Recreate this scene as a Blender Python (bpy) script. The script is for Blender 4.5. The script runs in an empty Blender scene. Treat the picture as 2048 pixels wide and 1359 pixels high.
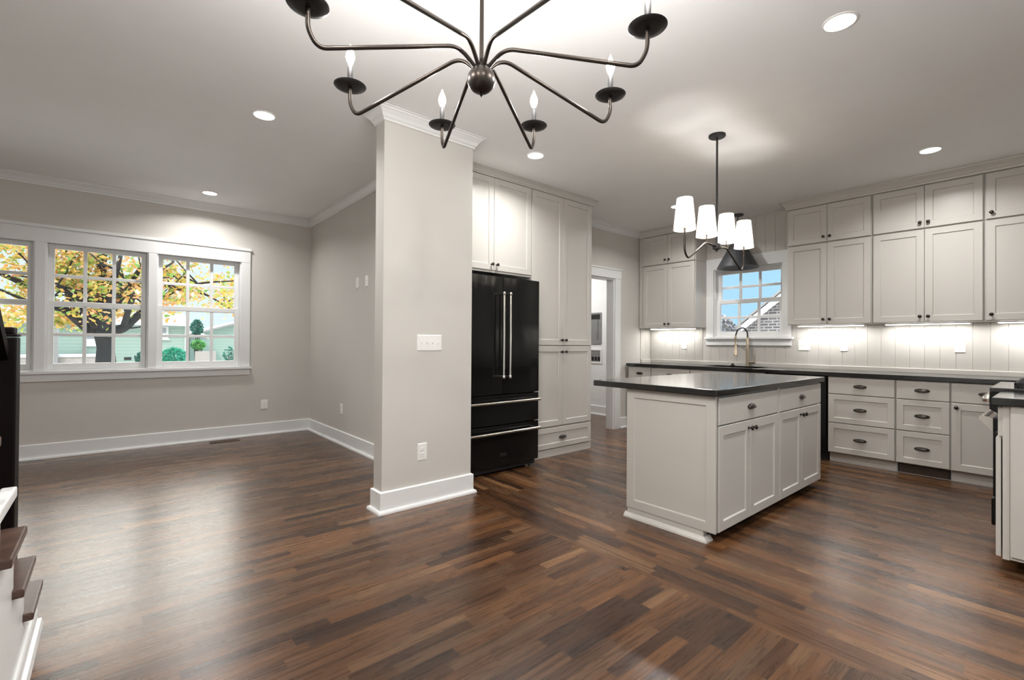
import bpy, bmesh, math, random
from mathutils import Vector, Matrix
PI = math.pi
rnd = random.Random(7)
S = bpy.context.scene
COL = S.collection

# ------------------------------------------------------------------ camera
F_PX, YAW, PITCH, ROLL = 943.4154, 0.704569523, 0.00640748859, -0.00668455267
cam_d = bpy.data.cameras.new('camera'); cam = bpy.data.objects.new('camera', cam_d); COL.objects.link(cam)
cam_d.sensor_fit = 'HORIZONTAL'; cam_d.sensor_width = 36.0
cam_d.lens = 36.0 * F_PX / 2048.0
cam_d.clip_start = 0.05; cam_d.clip_end = 500
fw = Vector((math.sin(YAW) * math.cos(PITCH), math.cos(YAW) * math.cos(PITCH), math.sin(PITCH)))
rt = Vector((math.cos(YAW), -math.sin(YAW), 0)); dn = -rt.cross(fw)
cr, sr = math.cos(ROLL), math.sin(ROLL)
r2 = cr * rt + sr * dn; d2 = -sr * rt + cr * dn
M = Matrix((( r2.x, -d2.x, -fw.x, 0), (r2.y, -d2.y, -fw.y, 0), (r2.z, -d2.z, -fw.z, 1.19), (0, 0, 0, 1)))
cam.matrix_world = M
S.camera = cam

# ------------------------------------------------------------------ view, world, sun
S.view_settings.view_transform = 'Standard'; S.view_settings.look = 'None'
S.view_settings.exposure = 1.28; S.view_settings.gamma = 1.0
S.view_settings.use_curve_mapping = False
try:
    S.cycles.use_denoising = True
    S.cycles.max_bounces = 10; S.cycles.diffuse_bounces = 6; S.cycles.glossy_bounces = 4
    S.cycles.transparent_max_bounces = 16
    S.cycles.sample_clamp_indirect = 6.0
    S.cycles.caustics_reflective = False; S.cycles.caustics_refractive = False
except Exception:
    pass
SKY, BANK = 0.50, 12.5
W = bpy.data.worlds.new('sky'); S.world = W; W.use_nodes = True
nt = W.node_tree; nt.nodes.clear()
def N(tree, kind, **kw):
    n = tree.nodes.new(kind)
    for k, v in kw.items():
        if hasattr(n, k): setattr(n, k, v)
    return n
_tc = N(nt, 'ShaderNodeTexCoord'); _sx = N(nt, 'ShaderNodeSeparateXYZ')
nt.links.new(_tc.outputs['Generated'], _sx.inputs[0])
_r = N(nt, 'ShaderNodeValToRGB')           # pale haze to the north, clear blue to the east
_r.color_ramp.elements[0].position = 0.30; _r.color_ramp.elements[0].color = (0.72, 0.84, 0.93, 1)
_r.color_ramp.elements[1].position = 0.85; _r.color_ramp.elements[1].color = (0.40, 0.68, 0.94, 1)
nt.links.new(_sx.outputs['X'], _r.inputs['Fac'])
_bg = N(nt, 'ShaderNodeBackground')
def _m(op, a, b=None, c=None):
    n = N(nt, 'ShaderNodeMath', operation=op)
    for i, v in enumerate((a, b, c)):
        if v is None: continue
        if isinstance(v, (int, float)): n.inputs[i].default_value = v
        else: nt.links.new(v, n.inputs[i])
    return n.outputs[0]
# overcast sky; unseen bright bank added north-east to light room and floor sheen
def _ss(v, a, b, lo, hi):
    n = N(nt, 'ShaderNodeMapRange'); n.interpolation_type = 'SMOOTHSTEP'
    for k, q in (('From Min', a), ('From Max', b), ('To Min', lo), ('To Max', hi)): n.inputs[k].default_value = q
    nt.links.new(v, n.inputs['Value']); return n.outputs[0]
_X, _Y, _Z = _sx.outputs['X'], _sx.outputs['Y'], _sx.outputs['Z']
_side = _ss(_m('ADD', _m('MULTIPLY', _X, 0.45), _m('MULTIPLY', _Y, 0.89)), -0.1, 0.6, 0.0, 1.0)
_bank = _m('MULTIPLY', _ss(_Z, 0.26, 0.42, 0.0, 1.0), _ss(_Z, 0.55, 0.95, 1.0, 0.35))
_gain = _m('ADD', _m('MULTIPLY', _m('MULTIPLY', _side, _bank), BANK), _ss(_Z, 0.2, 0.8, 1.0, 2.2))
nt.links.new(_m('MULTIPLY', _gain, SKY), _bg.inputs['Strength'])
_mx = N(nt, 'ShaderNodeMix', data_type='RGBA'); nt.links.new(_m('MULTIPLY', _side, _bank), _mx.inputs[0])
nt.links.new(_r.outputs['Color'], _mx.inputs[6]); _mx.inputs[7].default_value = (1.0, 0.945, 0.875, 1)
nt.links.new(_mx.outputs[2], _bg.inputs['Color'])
_ow = N(nt, 'ShaderNodeOutputWorld'); nt.links.new(_bg.outputs[0], _ow.inputs[0])

sun_d = bpy.data.lights.new('sun', 'SUN'); sun_d.energy = 0.8; sun_d.angle = 0.15; sun_d.color = (1, 0.95, 0.86)
sun = bpy.data.objects.new('sun', sun_d); COL.objects.link(sun)
sun.rotation_euler = (math.radians(48), 0, math.radians(-40))    # from behind the house, high in the south-west

# lamp powers (W)
P_CAN, P_CHAND, P_SHADE, P_STRIP, P_SINK, P_LAUNDRY = 7.2, 6.3, 2.1, 1.3, 3.2, 15.0
WARM = (1.0, 0.97, 0.93); NEUTRAL = (1.0, 0.985, 0.965)

def lamp(name, kind, loc, power, color=WARM, parent=None, **kw):
    d = bpy.data.lights.new(name, kind); d.energy = power; d.color = color
    for k, v in kw.items(): setattr(d, k, v)
    o = bpy.data.objects.new(name, d); COL.objects.link(o)
    if parent is not None:
        o.parent = parent; o.location = Vector(loc) - base_of(parent)
    else: o.location = loc
    return o

# ------------------------------------------------------------------ materials
def mat_new(name):
    m = bpy.data.materials.new(name); m.use_nodes = True
    t = m.node_tree; t.nodes.clear()
    out = N(t, 'ShaderNodeOutputMaterial'); b = N(t, 'ShaderNodeBsdfPrincipled')
    t.links.new(b.outputs[0], out.inputs[0])
    return m, t, b, out
def paint(name, col, rough=0.5, spec=0.4, metal=0.0, var=0.03, scale=3.0, bump=0.0, coat=0.0):
    m, t, b, out = mat_new(name)
    tc = N(t, 'ShaderNodeTexCoord'); nz = N(t, 'ShaderNodeTexNoise'); nz.inputs['Scale'].default_value = scale
    nz.inputs['Detail'].default_value = 4
    t.links.new(tc.outputs['Object'], nz.inputs['Vector'])
    mx = N(t, 'ShaderNodeMix', data_type='RGBA')
    mx.inputs[6].default_value = (*[c * (1 - var) for c in col], 1)
    mx.inputs[7].default_value = (*[min(1, c * (1 + var)) for c in col], 1)
    t.links.new(nz.outputs['Fac'], mx.inputs[0]); t.links.new(mx.outputs[2], b.inputs['Base Color'])
    b.inputs['Roughness'].default_value = rough; b.inputs['Metallic'].default_value = metal
    b.inputs['Specular IOR Level'].default_value = spec
    if coat: b.inputs['Coat Weight'].default_value = coat; b.inputs['Coat Roughness'].default_value = 0.05
    if bump:
        n2 = N(t, 'ShaderNodeTexNoise'); n2.inputs['Scale'].default_value = 180
        t.links.new(tc.outputs['Object'], n2.inputs['Vector'])
        bp = N(t, 'ShaderNodeBump'); bp.inputs['Strength'].default_value = bump; bp.inputs['Distance'].default_value = 0.002
        t.links.new(n2.outputs['Fac'], bp.inputs['Height']); t.links.new(bp.outputs[0], b.inputs['Normal'])
    return m
def glow(name, col, strength, see_through=0.0):
    m = bpy.data.materials.new(name); m.use_nodes = True; t = m.node_tree; t.nodes.clear()
    out = N(t, 'ShaderNodeOutputMaterial'); e = N(t, 'ShaderNodeEmission')
    e.inputs[0].default_value = (*col, 1); e.inputs[1].default_value = strength
    if see_through:
        a = N(t, 'ShaderNodeAddShader'); tr = N(t, 'ShaderNodeBsdfTransparent')
        tr.inputs[0].default_value = (see_through,) * 3 + (1,)
        t.links.new(e.outputs[0], a.inputs[0]); t.links.new(tr.outputs[0], a.inputs[1]); t.links.new(a.outputs[0], out.inputs[0])
    else: t.links.new(e.outputs[0], out.inputs[0])
    return m
def mth(t, op, a, b=None, c=None):
    n = N(t, 'ShaderNodeMath', operation=op)
    for i, v in enumerate((a, b, c)):
        if v is None: continue
        if isinstance(v, (int, float)): n.inputs[i].default_value = v
        else: t.links.new(v, n.inputs[i])
    return n.outputs[0]

def wood_floor():
    m, t, b, out = mat_new('stained oak strip floor')
    tc = N(t, 'ShaderNodeTexCoord'); sx = N(t, 'ShaderNodeSeparateXYZ'); t.links.new(tc.outputs['Object'], sx.inputs[0])
    x, y = sx.outputs['X'], sx.outputs['Y']
    zone = mth(t, 'GREATER_THAN', x, 2.10)                      # strips run the other way in the kitchen
    inv = mth(t, 'SUBTRACT', 1.0, zone)
    u = mth(t, 'ADD', mth(t, 'MULTIPLY', x, inv), mth(t, 'MULTIPLY', mth(t, 'ADD', y, 40.0), zone))
    v = mth(t, 'ADD', mth(t, 'MULTIPLY', y, inv), mth(t, 'MULTIPLY', mth(t, 'SUBTRACT', x, 2.10 - 57.0), zone))
    wv = mth(t, 'DIVIDE', v, 0.0575)
    row = mth(t, 'FLOOR', wv); fr = mth(t, 'FRACT', wv)
    wn = N(t, 'ShaderNodeTexWhiteNoise', noise_dimensions='1D'); t.links.new(row, wn.inputs['W'])
    ul = mth(t, 'DIVIDE', mth(t, 'ADD', u, mth(t, 'MULTIPLY', wn.outputs['Value'], 7.3)), 0.52)
    colm = mth(t, 'FLOOR', ul); fu = mth(t, 'FRACT', ul)
    cv = N(t, 'ShaderNodeCombineXYZ'); t.links.new(row, cv.inputs[0]); t.links.new(colm, cv.inputs[1]); t.links.new(zone, cv.inputs[2])
    w2 = N(t, 'ShaderNodeTexWhiteNoise', noise_dimensions='3D'); t.links.new(cv.outputs[0], w2.inputs['Vector'])
    rv = w2.outputs['Value']
    ramp = N(t, 'ShaderNodeValToRGB'); cr_ = ramp.color_ramp; cr_.interpolation = 'LINEAR'
    cols = [(0.0, (0.030, 0.0137, 0.0073)), (0.2, (0.056, 0.0237, 0.0102)), (0.45, (0.085, 0.036, 0.0138)), (0.7, (0.124, 0.054, 0.0205)), (0.88, (0.078, 0.041, 0.0215)), (1.0, (0.178, 0.089, 0.038))]
    cr_.elements[0].position, cr_.elements[0].color = cols[0][0], (*cols[0][1], 1)
    cr_.elements[1].position, cr_.elements[1].color = cols[-1][0], (*cols[-1][1], 1)
    for p_, c_ in cols[1:-1]:
        e = cr_.elements.new(p_); e.color = (*c_, 1)
    t.links.new(rv, ramp.inputs[0])
    # grain drawn out along each strip
    g = N(t, 'ShaderNodeCombineXYZ')
    t.links.new(mth(t, 'ADD', mth(t, 'MULTIPLY', u, 3.0), mth(t, 'MULTIPLY', rv, 31.0)), g.inputs[0])
    t.links.new(mth(t, 'MULTIPLY', v, 60.0), g.inputs[1]); t.links.new(rv, g.inputs[2])
    nz = N(t, 'ShaderNodeTexNoise'); nz.inputs['Scale'].default_value = 1.0; nz.inputs['Detail'].default_value = 5
    nz.inputs['Roughness'].default_value = 0.62; nz.inputs['Distortion'].default_value = 0.8
    t.links.new(g.outputs[0], nz.inputs['Vector'])
    gr = N(t, 'ShaderNodeMapRange'); gr.inputs['From Min'].default_value = 0.3; gr.inputs['From Max'].default_value = 0.72
    gr.inputs['To Min'].default_value = 0.52; gr.inputs['To Max'].default_value = 1.5
    t.links.new(nz.outputs['Fac'], gr.inputs['Value'])
    g2 = N(t, 'ShaderNodeCombineXYZ'); t.links.new(mth(t, 'MULTIPLY', u, 1.3), g2.inputs[0]); t.links.new(mth(t, 'MULTIPLY', v, 4.0), g2.inputs[1])
    nb = N(t, 'ShaderNodeTexNoise'); nb.inputs['Scale'].default_value = 1.0; nb.inputs['Detail'].default_value = 3
    t.links.new(g2.outputs[0], nb.inputs['Vector'])
    blotch = N(t, 'ShaderNodeMapRange'); blotch.inputs['From Min'].default_value = 0.3; blotch.inputs['From Max'].default_value = 0.7
    blotch.inputs['To Min'].default_value = 0.75; blotch.inputs['To Max'].default_value = 1.25
    t.links.new(nb.outputs['Fac'], blotch.inputs['Value'])
    k = mth(t, 'MULTIPLY', gr.outputs[0], blotch.outputs[0])
    seam_v = mth(t, 'MINIMUM', fr, mth(t, 'SUBTRACT', 1.0, fr)); seam_u = mth(t, 'MULTIPLY', mth(t, 'MINIMUM', fu, mth(t, 'SUBTRACT', 1.0, fu)), 12.0)
    seam = mth(t, 'MINIMUM', seam_v, seam_u)
    sr_ = N(t, 'ShaderNodeMapRange'); sr_.inputs['From Min'].default_value = 0.0; sr_.inputs['From Max'].default_value = 0.03
    sr_.inputs['To Min'].default_value = 0.68; sr_.inputs['To Max'].default_value = 1.0
    t.links.new(seam, sr_.inputs['Value'])
    k = mth(t, 'MULTIPLY', k, sr_.outputs[0])
    vm = N(t, 'ShaderNodeVectorMath', operation='SCALE'); t.links.new(ramp.outputs['Color'], vm.inputs[0]); t.links.new(k, vm.inputs['Scale'])
    t.links.new(vm.outputs[0], b.inputs['Base Color'])
    rr = N(t, 'ShaderNodeMapRange'); rr.inputs['To Min'].default_value = 0.20; rr.inputs['To Max'].default_value = 0.36
    b.inputs['Coat Weight'].default_value = 0.2; b.inputs['Coat Roughness'].default_value = 0.28
    t.links.new(nz.outputs['Fac'], rr.inputs['Value']); t.links.new(rr.outputs[0], b.inputs['Roughness'])
    b.inputs['Specular IOR Level'].default_value = 0.45
    bp = N(t, 'ShaderNodeBump'); bp.inputs['Strength'].default_value = 0.25; bp.inputs['Distance'].default_value = 0.001
    t.links.new(k, bp.inputs['Height']); t.links.new(bp.outputs[0], b.inputs['Normal'])
    return m
def wood_tread():
    m, t, b, out = mat_new('dark stair tread oak')
    tc = N(t, 'ShaderNodeTexCoord'); mp = N(t, 'ShaderNodeMapping'); mp.inputs['Scale'].default_value = (2, 40, 40)
    t.links.new(tc.outputs['Object'], mp.inputs[0]); nz = N(t, 'ShaderNodeTexNoise'); nz.inputs['Scale'].default_value = 1.5; nz.inputs['Detail'].default_value = 4
    t.links.new(mp.outputs[0], nz.inputs['Vector'])
    r = N(t, 'ShaderNodeValToRGB'); r.color_ramp.elements[0].color = (0.035, 0.017, 0.012, 1); r.color_ramp.elements[1].color = (0.115, 0.06, 0.042, 1)
    t.links.new(nz.outputs['Fac'], r.inputs[0]); t.links.new(r.outputs[0], b.inputs['Base Color']); b.inputs['Roughness'].default_value = 0.35
    return m
def brick():
    m, t, b, out = mat_new('grey house brick')
    tc = N(t, 'ShaderNodeTexCoord'); sx = N(t, 'ShaderNodeSeparateXYZ'); t.links.new(tc.outputs['Object'], sx.inputs[0])
    cv = N(t, 'ShaderNodeCombineXYZ'); t.links.new(sx.outputs['Y'], cv.inputs[0]); t.links.new(sx.outputs['Z'], cv.inputs[1])
    bt = N(t, 'ShaderNodeTexBrick'); bt.inputs['Scale'].default_value = 1.0
    bt.inputs['Brick Width'].default_value = 0.21; bt.inputs['Row Height'].default_value = 0.075; bt.inputs['Mortar Size'].default_value = 0.011
    bt.inputs['Color1'].default_value = (0.15, 0.13, 0.135, 1); bt.inputs['Color2'].default_value = (0.22, 0.195, 0.20, 1); bt.inputs['Mortar'].default_value = (0.50, 0.49, 0.50, 1)
    t.links.new(cv.outputs[0], bt.inputs['Vector']); t.links.new(bt.outputs['Color'], b.inputs['Base Color']); b.inputs['Roughness'].default_value = 0.9
    return m
def siding(name, c1, c2, h=0.13):
    m, t, b, out = mat_new(name)
    tc = N(t, 'ShaderNodeTexCoord'); sx = N(t, 'ShaderNodeSeparateXYZ'); t.links.new(tc.outputs['Object'], sx.inputs[0])
    f = mth(t, 'FRACT', mth(t, 'DIVIDE', sx.outputs['Z'], h))
    mx = N(t, 'ShaderNodeMix', data_type='RGBA'); mx.inputs[6].default_value = (*c1, 1); mx.inputs[7].default_value = (*c2, 1)
    t.links.new(mth(t, 'LESS_THAN', f, 0.1), mx.inputs[0]); t.links.new(mx.outputs[2], b.inputs['Base Color']); b.inputs['Roughness'].default_value = 0.8
    return m
def leaf(name, cols, translucent=0.18):
    m, t, b, out = mat_new(name)
    g = N(t, 'ShaderNodeNewGeometry'); r = N(t, 'ShaderNodeValToRGB'); r.color_ramp.interpolation = 'CONSTANT'
    r.color_ramp.elements[0].color = (*cols[0], 1); r.color_ramp.elements[1].position = 1 / len(cols); r.color_ramp.elements[1].color = (*cols[1], 1)
    for i, c in enumerate(cols[2:], 2):
        e = r.color_ramp.elements.new(i / len(cols)); e.color = (*c, 1)
    t.links.new(g.outputs['Random Per Island'], r.inputs[0]); t.links.new(r.outputs[0], b.inputs['Base Color']); b.inputs['Roughness'].default_value = 0.6
    tl = N(t, 'ShaderNodeBsdfTranslucent'); t.links.new(r.outputs[0], tl.inputs[0]); mx = N(t, 'ShaderNodeMixShader'); mx.inputs[0].default_value = translucent
    t.links.new(b.outputs[0], mx.inputs[1]); t.links.new(tl.outputs[0], mx.inputs[2]); t.links.new(mx.outputs[0], out.inputs[0])
    return m
def pane_glass():
    m = bpy.data.materials.new('window glass'); m.use_nodes = True; t = m.node_tree; t.nodes.clear()
    out = N(t, 'ShaderNodeOutputMaterial'); tr = N(t, 'ShaderNodeBsdfTransparent'); tr.inputs[0].default_value = (0.97, 0.985, 0.98, 1)
    gl = N(t, 'ShaderNodeBsdfGlossy'); gl.inputs['Roughness'].default_value = 0.02
    fr = N(t, 'ShaderNodeFresnel'); fr.inputs[0].default_value = 1.35; mx = N(t, 'ShaderNodeMixShader')
    t.links.new(fr.outputs[0], mx.inputs[0]); t.links.new(tr.outputs[0], mx.inputs[1]); t.links.new(gl.outputs[0], mx.inputs[2]); t.links.new(mx.outputs[0], out.inputs[0])
    return m
def shade_cloth():
    m = bpy.data.materials.new('white linen lamp shade'); m.use_nodes = True; t = m.node_tree; t.nodes.clear()
    out = N(t, 'ShaderNodeOutputMaterial'); d = N(t, 'ShaderNodeBsdfDiffuse'); d.inputs[0].default_value = (0.9, 0.87, 0.82, 1)
    tl = N(t, 'ShaderNodeBsdfTranslucent'); tl.inputs[0].default_value = (0.95, 0.92, 0.87, 1); mx = N(t, 'ShaderNodeMixShader'); mx.inputs[0].default_value = 0.35
    t.links.new(d.outputs[0], mx.inputs[1]); t.links.new(tl.outputs[0], mx.inputs[2])
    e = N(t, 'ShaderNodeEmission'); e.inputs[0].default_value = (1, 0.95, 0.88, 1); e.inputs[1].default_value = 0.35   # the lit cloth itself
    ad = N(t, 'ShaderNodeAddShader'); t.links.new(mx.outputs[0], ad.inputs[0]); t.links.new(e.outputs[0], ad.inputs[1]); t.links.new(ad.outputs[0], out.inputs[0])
    return m

MAT = dict(
    wall=paint('greige wall paint', (0.60, 0.577, 0.54), 0.6, 0.25, bump=0.05),
    white_wall=paint('white room paint', (0.82, 0.83, 0.83), 0.6, 0.25),
    ceiling=paint('flat white ceiling paint', (0.885, 0.89, 0.895), 0.75, 0.2),
    trim=paint('white satin trim paint', (0.78, 0.785, 0.78), 0.32, 0.45),
    cab=paint('greige cabinet paint', (0.545, 0.522, 0.485), 0.34, 0.45, var=0.015),
    floor=wood_floor(), tread=wood_tread(),
    stone=paint('black honed stone', (0.008, 0.0075, 0.007), 0.15, 0.8, var=0.3, scale=40),
    fridge=paint('black stainless steel', (0.005, 0.005, 0.005), 0.14, 0.3, var=0.1),
    rubber=paint('matte black plastic', (0.012, 0.012, 0.012), 0.5, 0.3),
    steel=paint('brushed steel', (0.72, 0.68, 0.62), 0.2, 0.5, metal=1.0, var=0.05, scale=60),
    bronze=paint('oil rubbed bronze', (0.045, 0.036, 0.030), 0.35, 0.5, metal=0.75, var=0.2, scale=30),
    dark_bronze=paint('matte dark bronze', (0.022, 0.021, 0.022), 0.45, 0.4, metal=0.2, var=0.1),
    nickel=paint('aged brass nickel', (0.50, 0.42, 0.32), 0.28, 0.5, metal=1.0, var=0.1, scale=20),
    charcoal=paint('charcoal enamel', (0.040, 0.041, 0.045), 0.42, 0.45, var=0.05),
    iron=paint('cast iron', (0.015, 0.015, 0.016), 0.55, 0.4, var=0.2, scale=50),
    plastic=paint('white wall plate plastic', (0.86, 0.855, 0.83), 0.35, 0.45, var=0.01),
    slot=paint('dark slot', (0.03, 0.03, 0.03), 0.6, 0.2),
    newel=paint('near black newel stain', (0.004, 0.0018, 0.0018), 0.5, 0.12, var=0.3, scale=12),
    vent=paint('brown vent metal', (0.11, 0.06, 0.035), 0.45, 0.4, var=0.15),
    galv=paint('galvanised sheet', (0.42, 0.43, 0.44), 0.4, 0.5, metal=0.8, var=0.15, scale=8),
    glass=pane_glass(), shade=shade_cloth(),
    bulb=glow('lit candle bulb', (1, 0.95, 0.88), 14.0, 0.75), inner_bulb=glow('lit lamp bulb', (1, 0.93, 0.84), 6.0, 0.8),
    lens=glow('lit diffuser', (1, 0.97, 0.92), 6.0, 0.0), strip=glow('lit strip diffuser', (1, 0.97, 0.90), 5.0, 0.0),
    brick=brick(), green=siding('sage green siding', (0.34, 0.44, 0.39), (0.24, 0.33, 0.29)),
    ext_white=paint('exterior white paint', (0.72, 0.72, 0.74), 0.6, 0.3), roof=paint('pale grey shingle', (0.30, 0.285, 0.285), 0.9, 0.2, var=0.12, scale=14),
    stonework=paint('grey field stone', (0.42, 0.38, 0.36), 0.9, 0.2, var=0.35, scale=5), dark_glass=paint('dark house window', (0.25, 0.27, 0.30), 0.1, 0.6),
    bark=paint('dark maple bark', (0.030, 0.027, 0.027), 0.9, 0.2, var=0.4, scale=6, bump=0.0),
    maple=leaf('autumn maple leaf', [(0.66, 0.38, 0.10), (0.70, 0.32, 0.13), (0.60, 0.44, 0.09), (0.72, 0.45, 0.20), (0.44, 0.45, 0.09), (0.20, 0.36, 0.07), (0.64, 0.42, 0.08), (0.34, 0.42, 0.08)]),
    greenleaf=leaf('green shrub leaf', [(0.10, 0.36, 0.10), (0.16, 0.46, 0.12), (0.06, 0.28, 0.10), (0.22, 0.52, 0.16)]),
    tealleaf=leaf('blue green shrub leaf', [(0.03, 0.36, 0.23), (0.05, 0.45, 0.30), (0.03, 0.28, 0.20)]),
    darkleaf=leaf('dark evergreen leaf', [(0.03, 0.16, 0.12), (0.05, 0.22, 0.15), (0.02, 0.11, 0.09)]),
    greyleaf=leaf('grey hedge leaf', [(0.30, 0.27, 0.30), (0.50, 0.48, 0.52), (0.16, 0.15, 0.17), (0.38, 0.38, 0.36)]),
    bounce_ground=paint('pale bounce ground', (0.50, 0.49, 0.46), 0.95, 0.1, var=0.15, scale=3),  # unseen ground, made pale to bounce daylight up onto the ceiling
    planter=paint('pinkish concrete', (0.55, 0.49, 0.48), 0.9, 0.2, var=0.1),
)

# ------------------------------------------------------------------ mesh helpers
class MB:
    """Collects shapes into one bmesh; P maps (u, depth, z) of a wall frame to the room."""
    def __init__(self, P=None): self.bm = bmesh.new(); self.P = P or (lambda a, b, c: (a, b, c))
    def v(self, a, b, c): return self.bm.verts.new(self.P(a, b, c))
    def face(self, vs):
        try: return self.bm.faces.new(vs)
        except ValueError: return None
    def box(self, a0, a1, b0, b1, c0, c1, bev=0.0):
        vs = [self.v(a, b, c) for a in (a0, a1) for b in (b0, b1) for c in (c0, c1)]
        fs = [self.face([vs[i] for i in q]) for q in ((0, 1, 3, 2), (4, 6, 7, 5), (0, 4, 5, 1), (2, 3, 7, 6), (0, 2, 6, 4), (1, 5, 7, 3))]
        if bev:
            es = {e for f in fs for e in f.edges}
            bmesh.ops.bevel(self.bm, geom=list(es), offset=bev, segments=2, affect='EDGES', profile=0.6)
        return self
    def rings(self, rings, cap0=True, cap1=True, closed=True):
        R = [[self.v(*p) for p in r] for r in rings]
        n = len(R[0])
        for a, b in zip(R, R[1:]):
            for i in range(n if closed else n - 1):
                self.face([a[i], a[(i + 1) % n], b[(i + 1) % n], b[i]])
        if cap0: self.face(R[0][::-1])
        if cap1: self.face(R[-1])
        return self
    def lathe(self, prof, c=(0, 0, 0), axis='z', seg=24, cap0=True, cap1=True):
        rs = []
        for r, h in prof:
            ring = []
            for i in range(seg):
                a = 2 * PI * i / seg; x, y = max(r, 1e-4) * math.cos(a), max(r, 1e-4) * math.sin(a)
                if axis == 'z': p = (x, y, h)
                elif axis == 'y': p = (x, h, y)
                else: p = (h, x, y)
                ring.append((c[0] + p[0], c[1] + p[1], c[2] + p[2]))
            rs.append(ring)
        return self.rings(rs, cap0, cap1)
    def tube(self, pts, r, seg=10, cap=True):
        pts = [Vector(p) for p in pts]; n = len(pts)
        rad = r if isinstance(r, (list, tuple)) else [r] * n
        tang = [(pts[min(i + 1, n - 1)] - pts[max(i - 1, 0)]).normalized() for i in range(n)]
        up = Vector((0, 0, 1)) if abs(tang[0].z) < 0.9 else Vector((1, 0, 0))
        nrm = (up - tang[0] * up.dot(tang[0])).normalized(); rs = []
        for i in range(n):
            nrm = (nrm - tang[i] * nrm.dot(tang[i])).normalized(); bi = tang[i].cross(nrm)
            rs.append([tuple(pts[i] + rad[i] * (math.cos(2 * PI * k / seg) * nrm + math.sin(2 * PI * k / seg) * bi)) for k in range(seg)])
        return self.rings(rs, cap, cap)
    def sweep(self, path, prof, side=1):
        """profile (offset, z) carried along a 2-D path with mitred corners; side=1: offset to the right of travel"""
        path = [Vector(p) for p in path]; nn = []
        for a, b in zip(path, path[1:]):
            d = (b - a).normalized(); nn.append(Vector((d.y, -d.x)) * side)
        rs = []
        for i, p in enumerate(path):
            if i == 0: m = nn[0]
            elif i == len(path) - 1: m = nn[-1]
            else: m = (nn[i - 1] + nn[i]) / (1 + nn[i - 1].dot(nn[i]))
            rs.append([(p.x + m.x * o, p.y + m.y * o, z) for o, z in prof])
        return self.rings(rs)
    def prism(self, pts, lo, hi, plane='xy'):
        f = {'xy': lambda a, b, h: (a, b, h), 'xz': lambda a, b, h: (a, h, b), 'yz': lambda a, b, h: (h, a, b)}[plane]
        return self.rings([[f(a, b, lo) for a, b in pts], [f(a, b, hi) for a, b in pts]])
    def done(self, name, smooth=None):
        bmesh.ops.recalc_face_normals(self.bm, faces=self.bm.faces)
        me = bpy.data.meshes.new(name); self.bm.to_mesh(me); self.bm.free()
        if smooth is not None:
            for p in me.polygons: p.use_smooth = True
            me.set_sharp_from_angle(angle=math.radians(smooth))
        return me

BASE = {}
def base_of(o): return BASE.get(o.name, Vector((0, 0, 0)))
def thing(name, label, cat, loc=(0, 0, 0), group=None, kind=None):
    o = bpy.data.objects.new(name, None); COL.objects.link(o); o.location = loc; o.empty_display_size = 0.1
    o['label'] = label; o['category'] = cat
    if group: o['group'] = group
    if kind: o['kind'] = kind
    BASE[o.name] = Vector(loc); return o
def obj(name, mb, m, parent=None, smooth=None, label=None):
    me = mb.done(name, smooth) if isinstance(mb, MB) else mb
    if not me.materials: me.materials.append(MAT[m])
    o = bpy.data.objects.new(name, me); COL.objects.link(o)
    if parent is not None:
        b = base_of(parent); me.transform(Matrix.Translation(-b)); o.parent = parent; BASE[o.name] = b
    if label: o['label'] = label
    return o
def place(name, me, parent, loc, rotz=0.0):
    """another object on shared mesh data, set at a room position under its parent"""
    o = bpy.data.objects.new(name, me); COL.objects.link(o); o.parent = parent
    o.location = Vector(loc) - base_of(parent); o.rotation_euler = (0, 0, rotz); return o
def tag(o, label, cat, group=None, kind=None):
    o['label'] = label; o['category'] = cat
    if group: o['group'] = group
    if kind: o['kind'] = kind
    return o
def struct(name, mb, m, label, cat='wall', smooth=None):
    return tag(obj(name, mb, m, None, smooth), label, cat, kind='structure')
def curve_pts(pts, n=8):
    """Catmull-Rom through the points"""
    P = [Vector(p) for p in pts]; P = [2 * P[0] - P[1]] + P + [2 * P[-1] - P[-2]]; out = []
    for i in range(1, len(P) - 2):
        for k in range(n):
            t = k / n; a, b, c, d = P[i - 1], P[i], P[i + 1], P[i + 2]
            out.append(0.5 * ((2 * b) + (c - a) * t + (2 * a - 5 * b + 4 * c - d) * t * t + (3 * b - a - 3 * c + d) * t ** 3))
    out.append(P[-2]); return out
def bend(pts, r=0.03, n=6):
    """straight runs with rounded corners"""
    P = [Vector(p) for p in pts]; out = [P[0]]
    rr = r if isinstance(r, (list, tuple)) else [r] * (len(P) - 2)
    for i in range(1, len(P) - 1):
        a = (P[i - 1] - P[i]); b = (P[i + 1] - P[i]); q = min(rr[i - 1], a.length * 0.49, b.length * 0.49)
        s, e = P[i] + a.normalized() * q, P[i] + b.normalized() * q
        for k in range(n + 1):
            t = k / n; out.append((1 - t) ** 2 * s + 2 * t * (1 - t) * P[i] + t * t * e)
    out.append(P[-1]); return out

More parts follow.
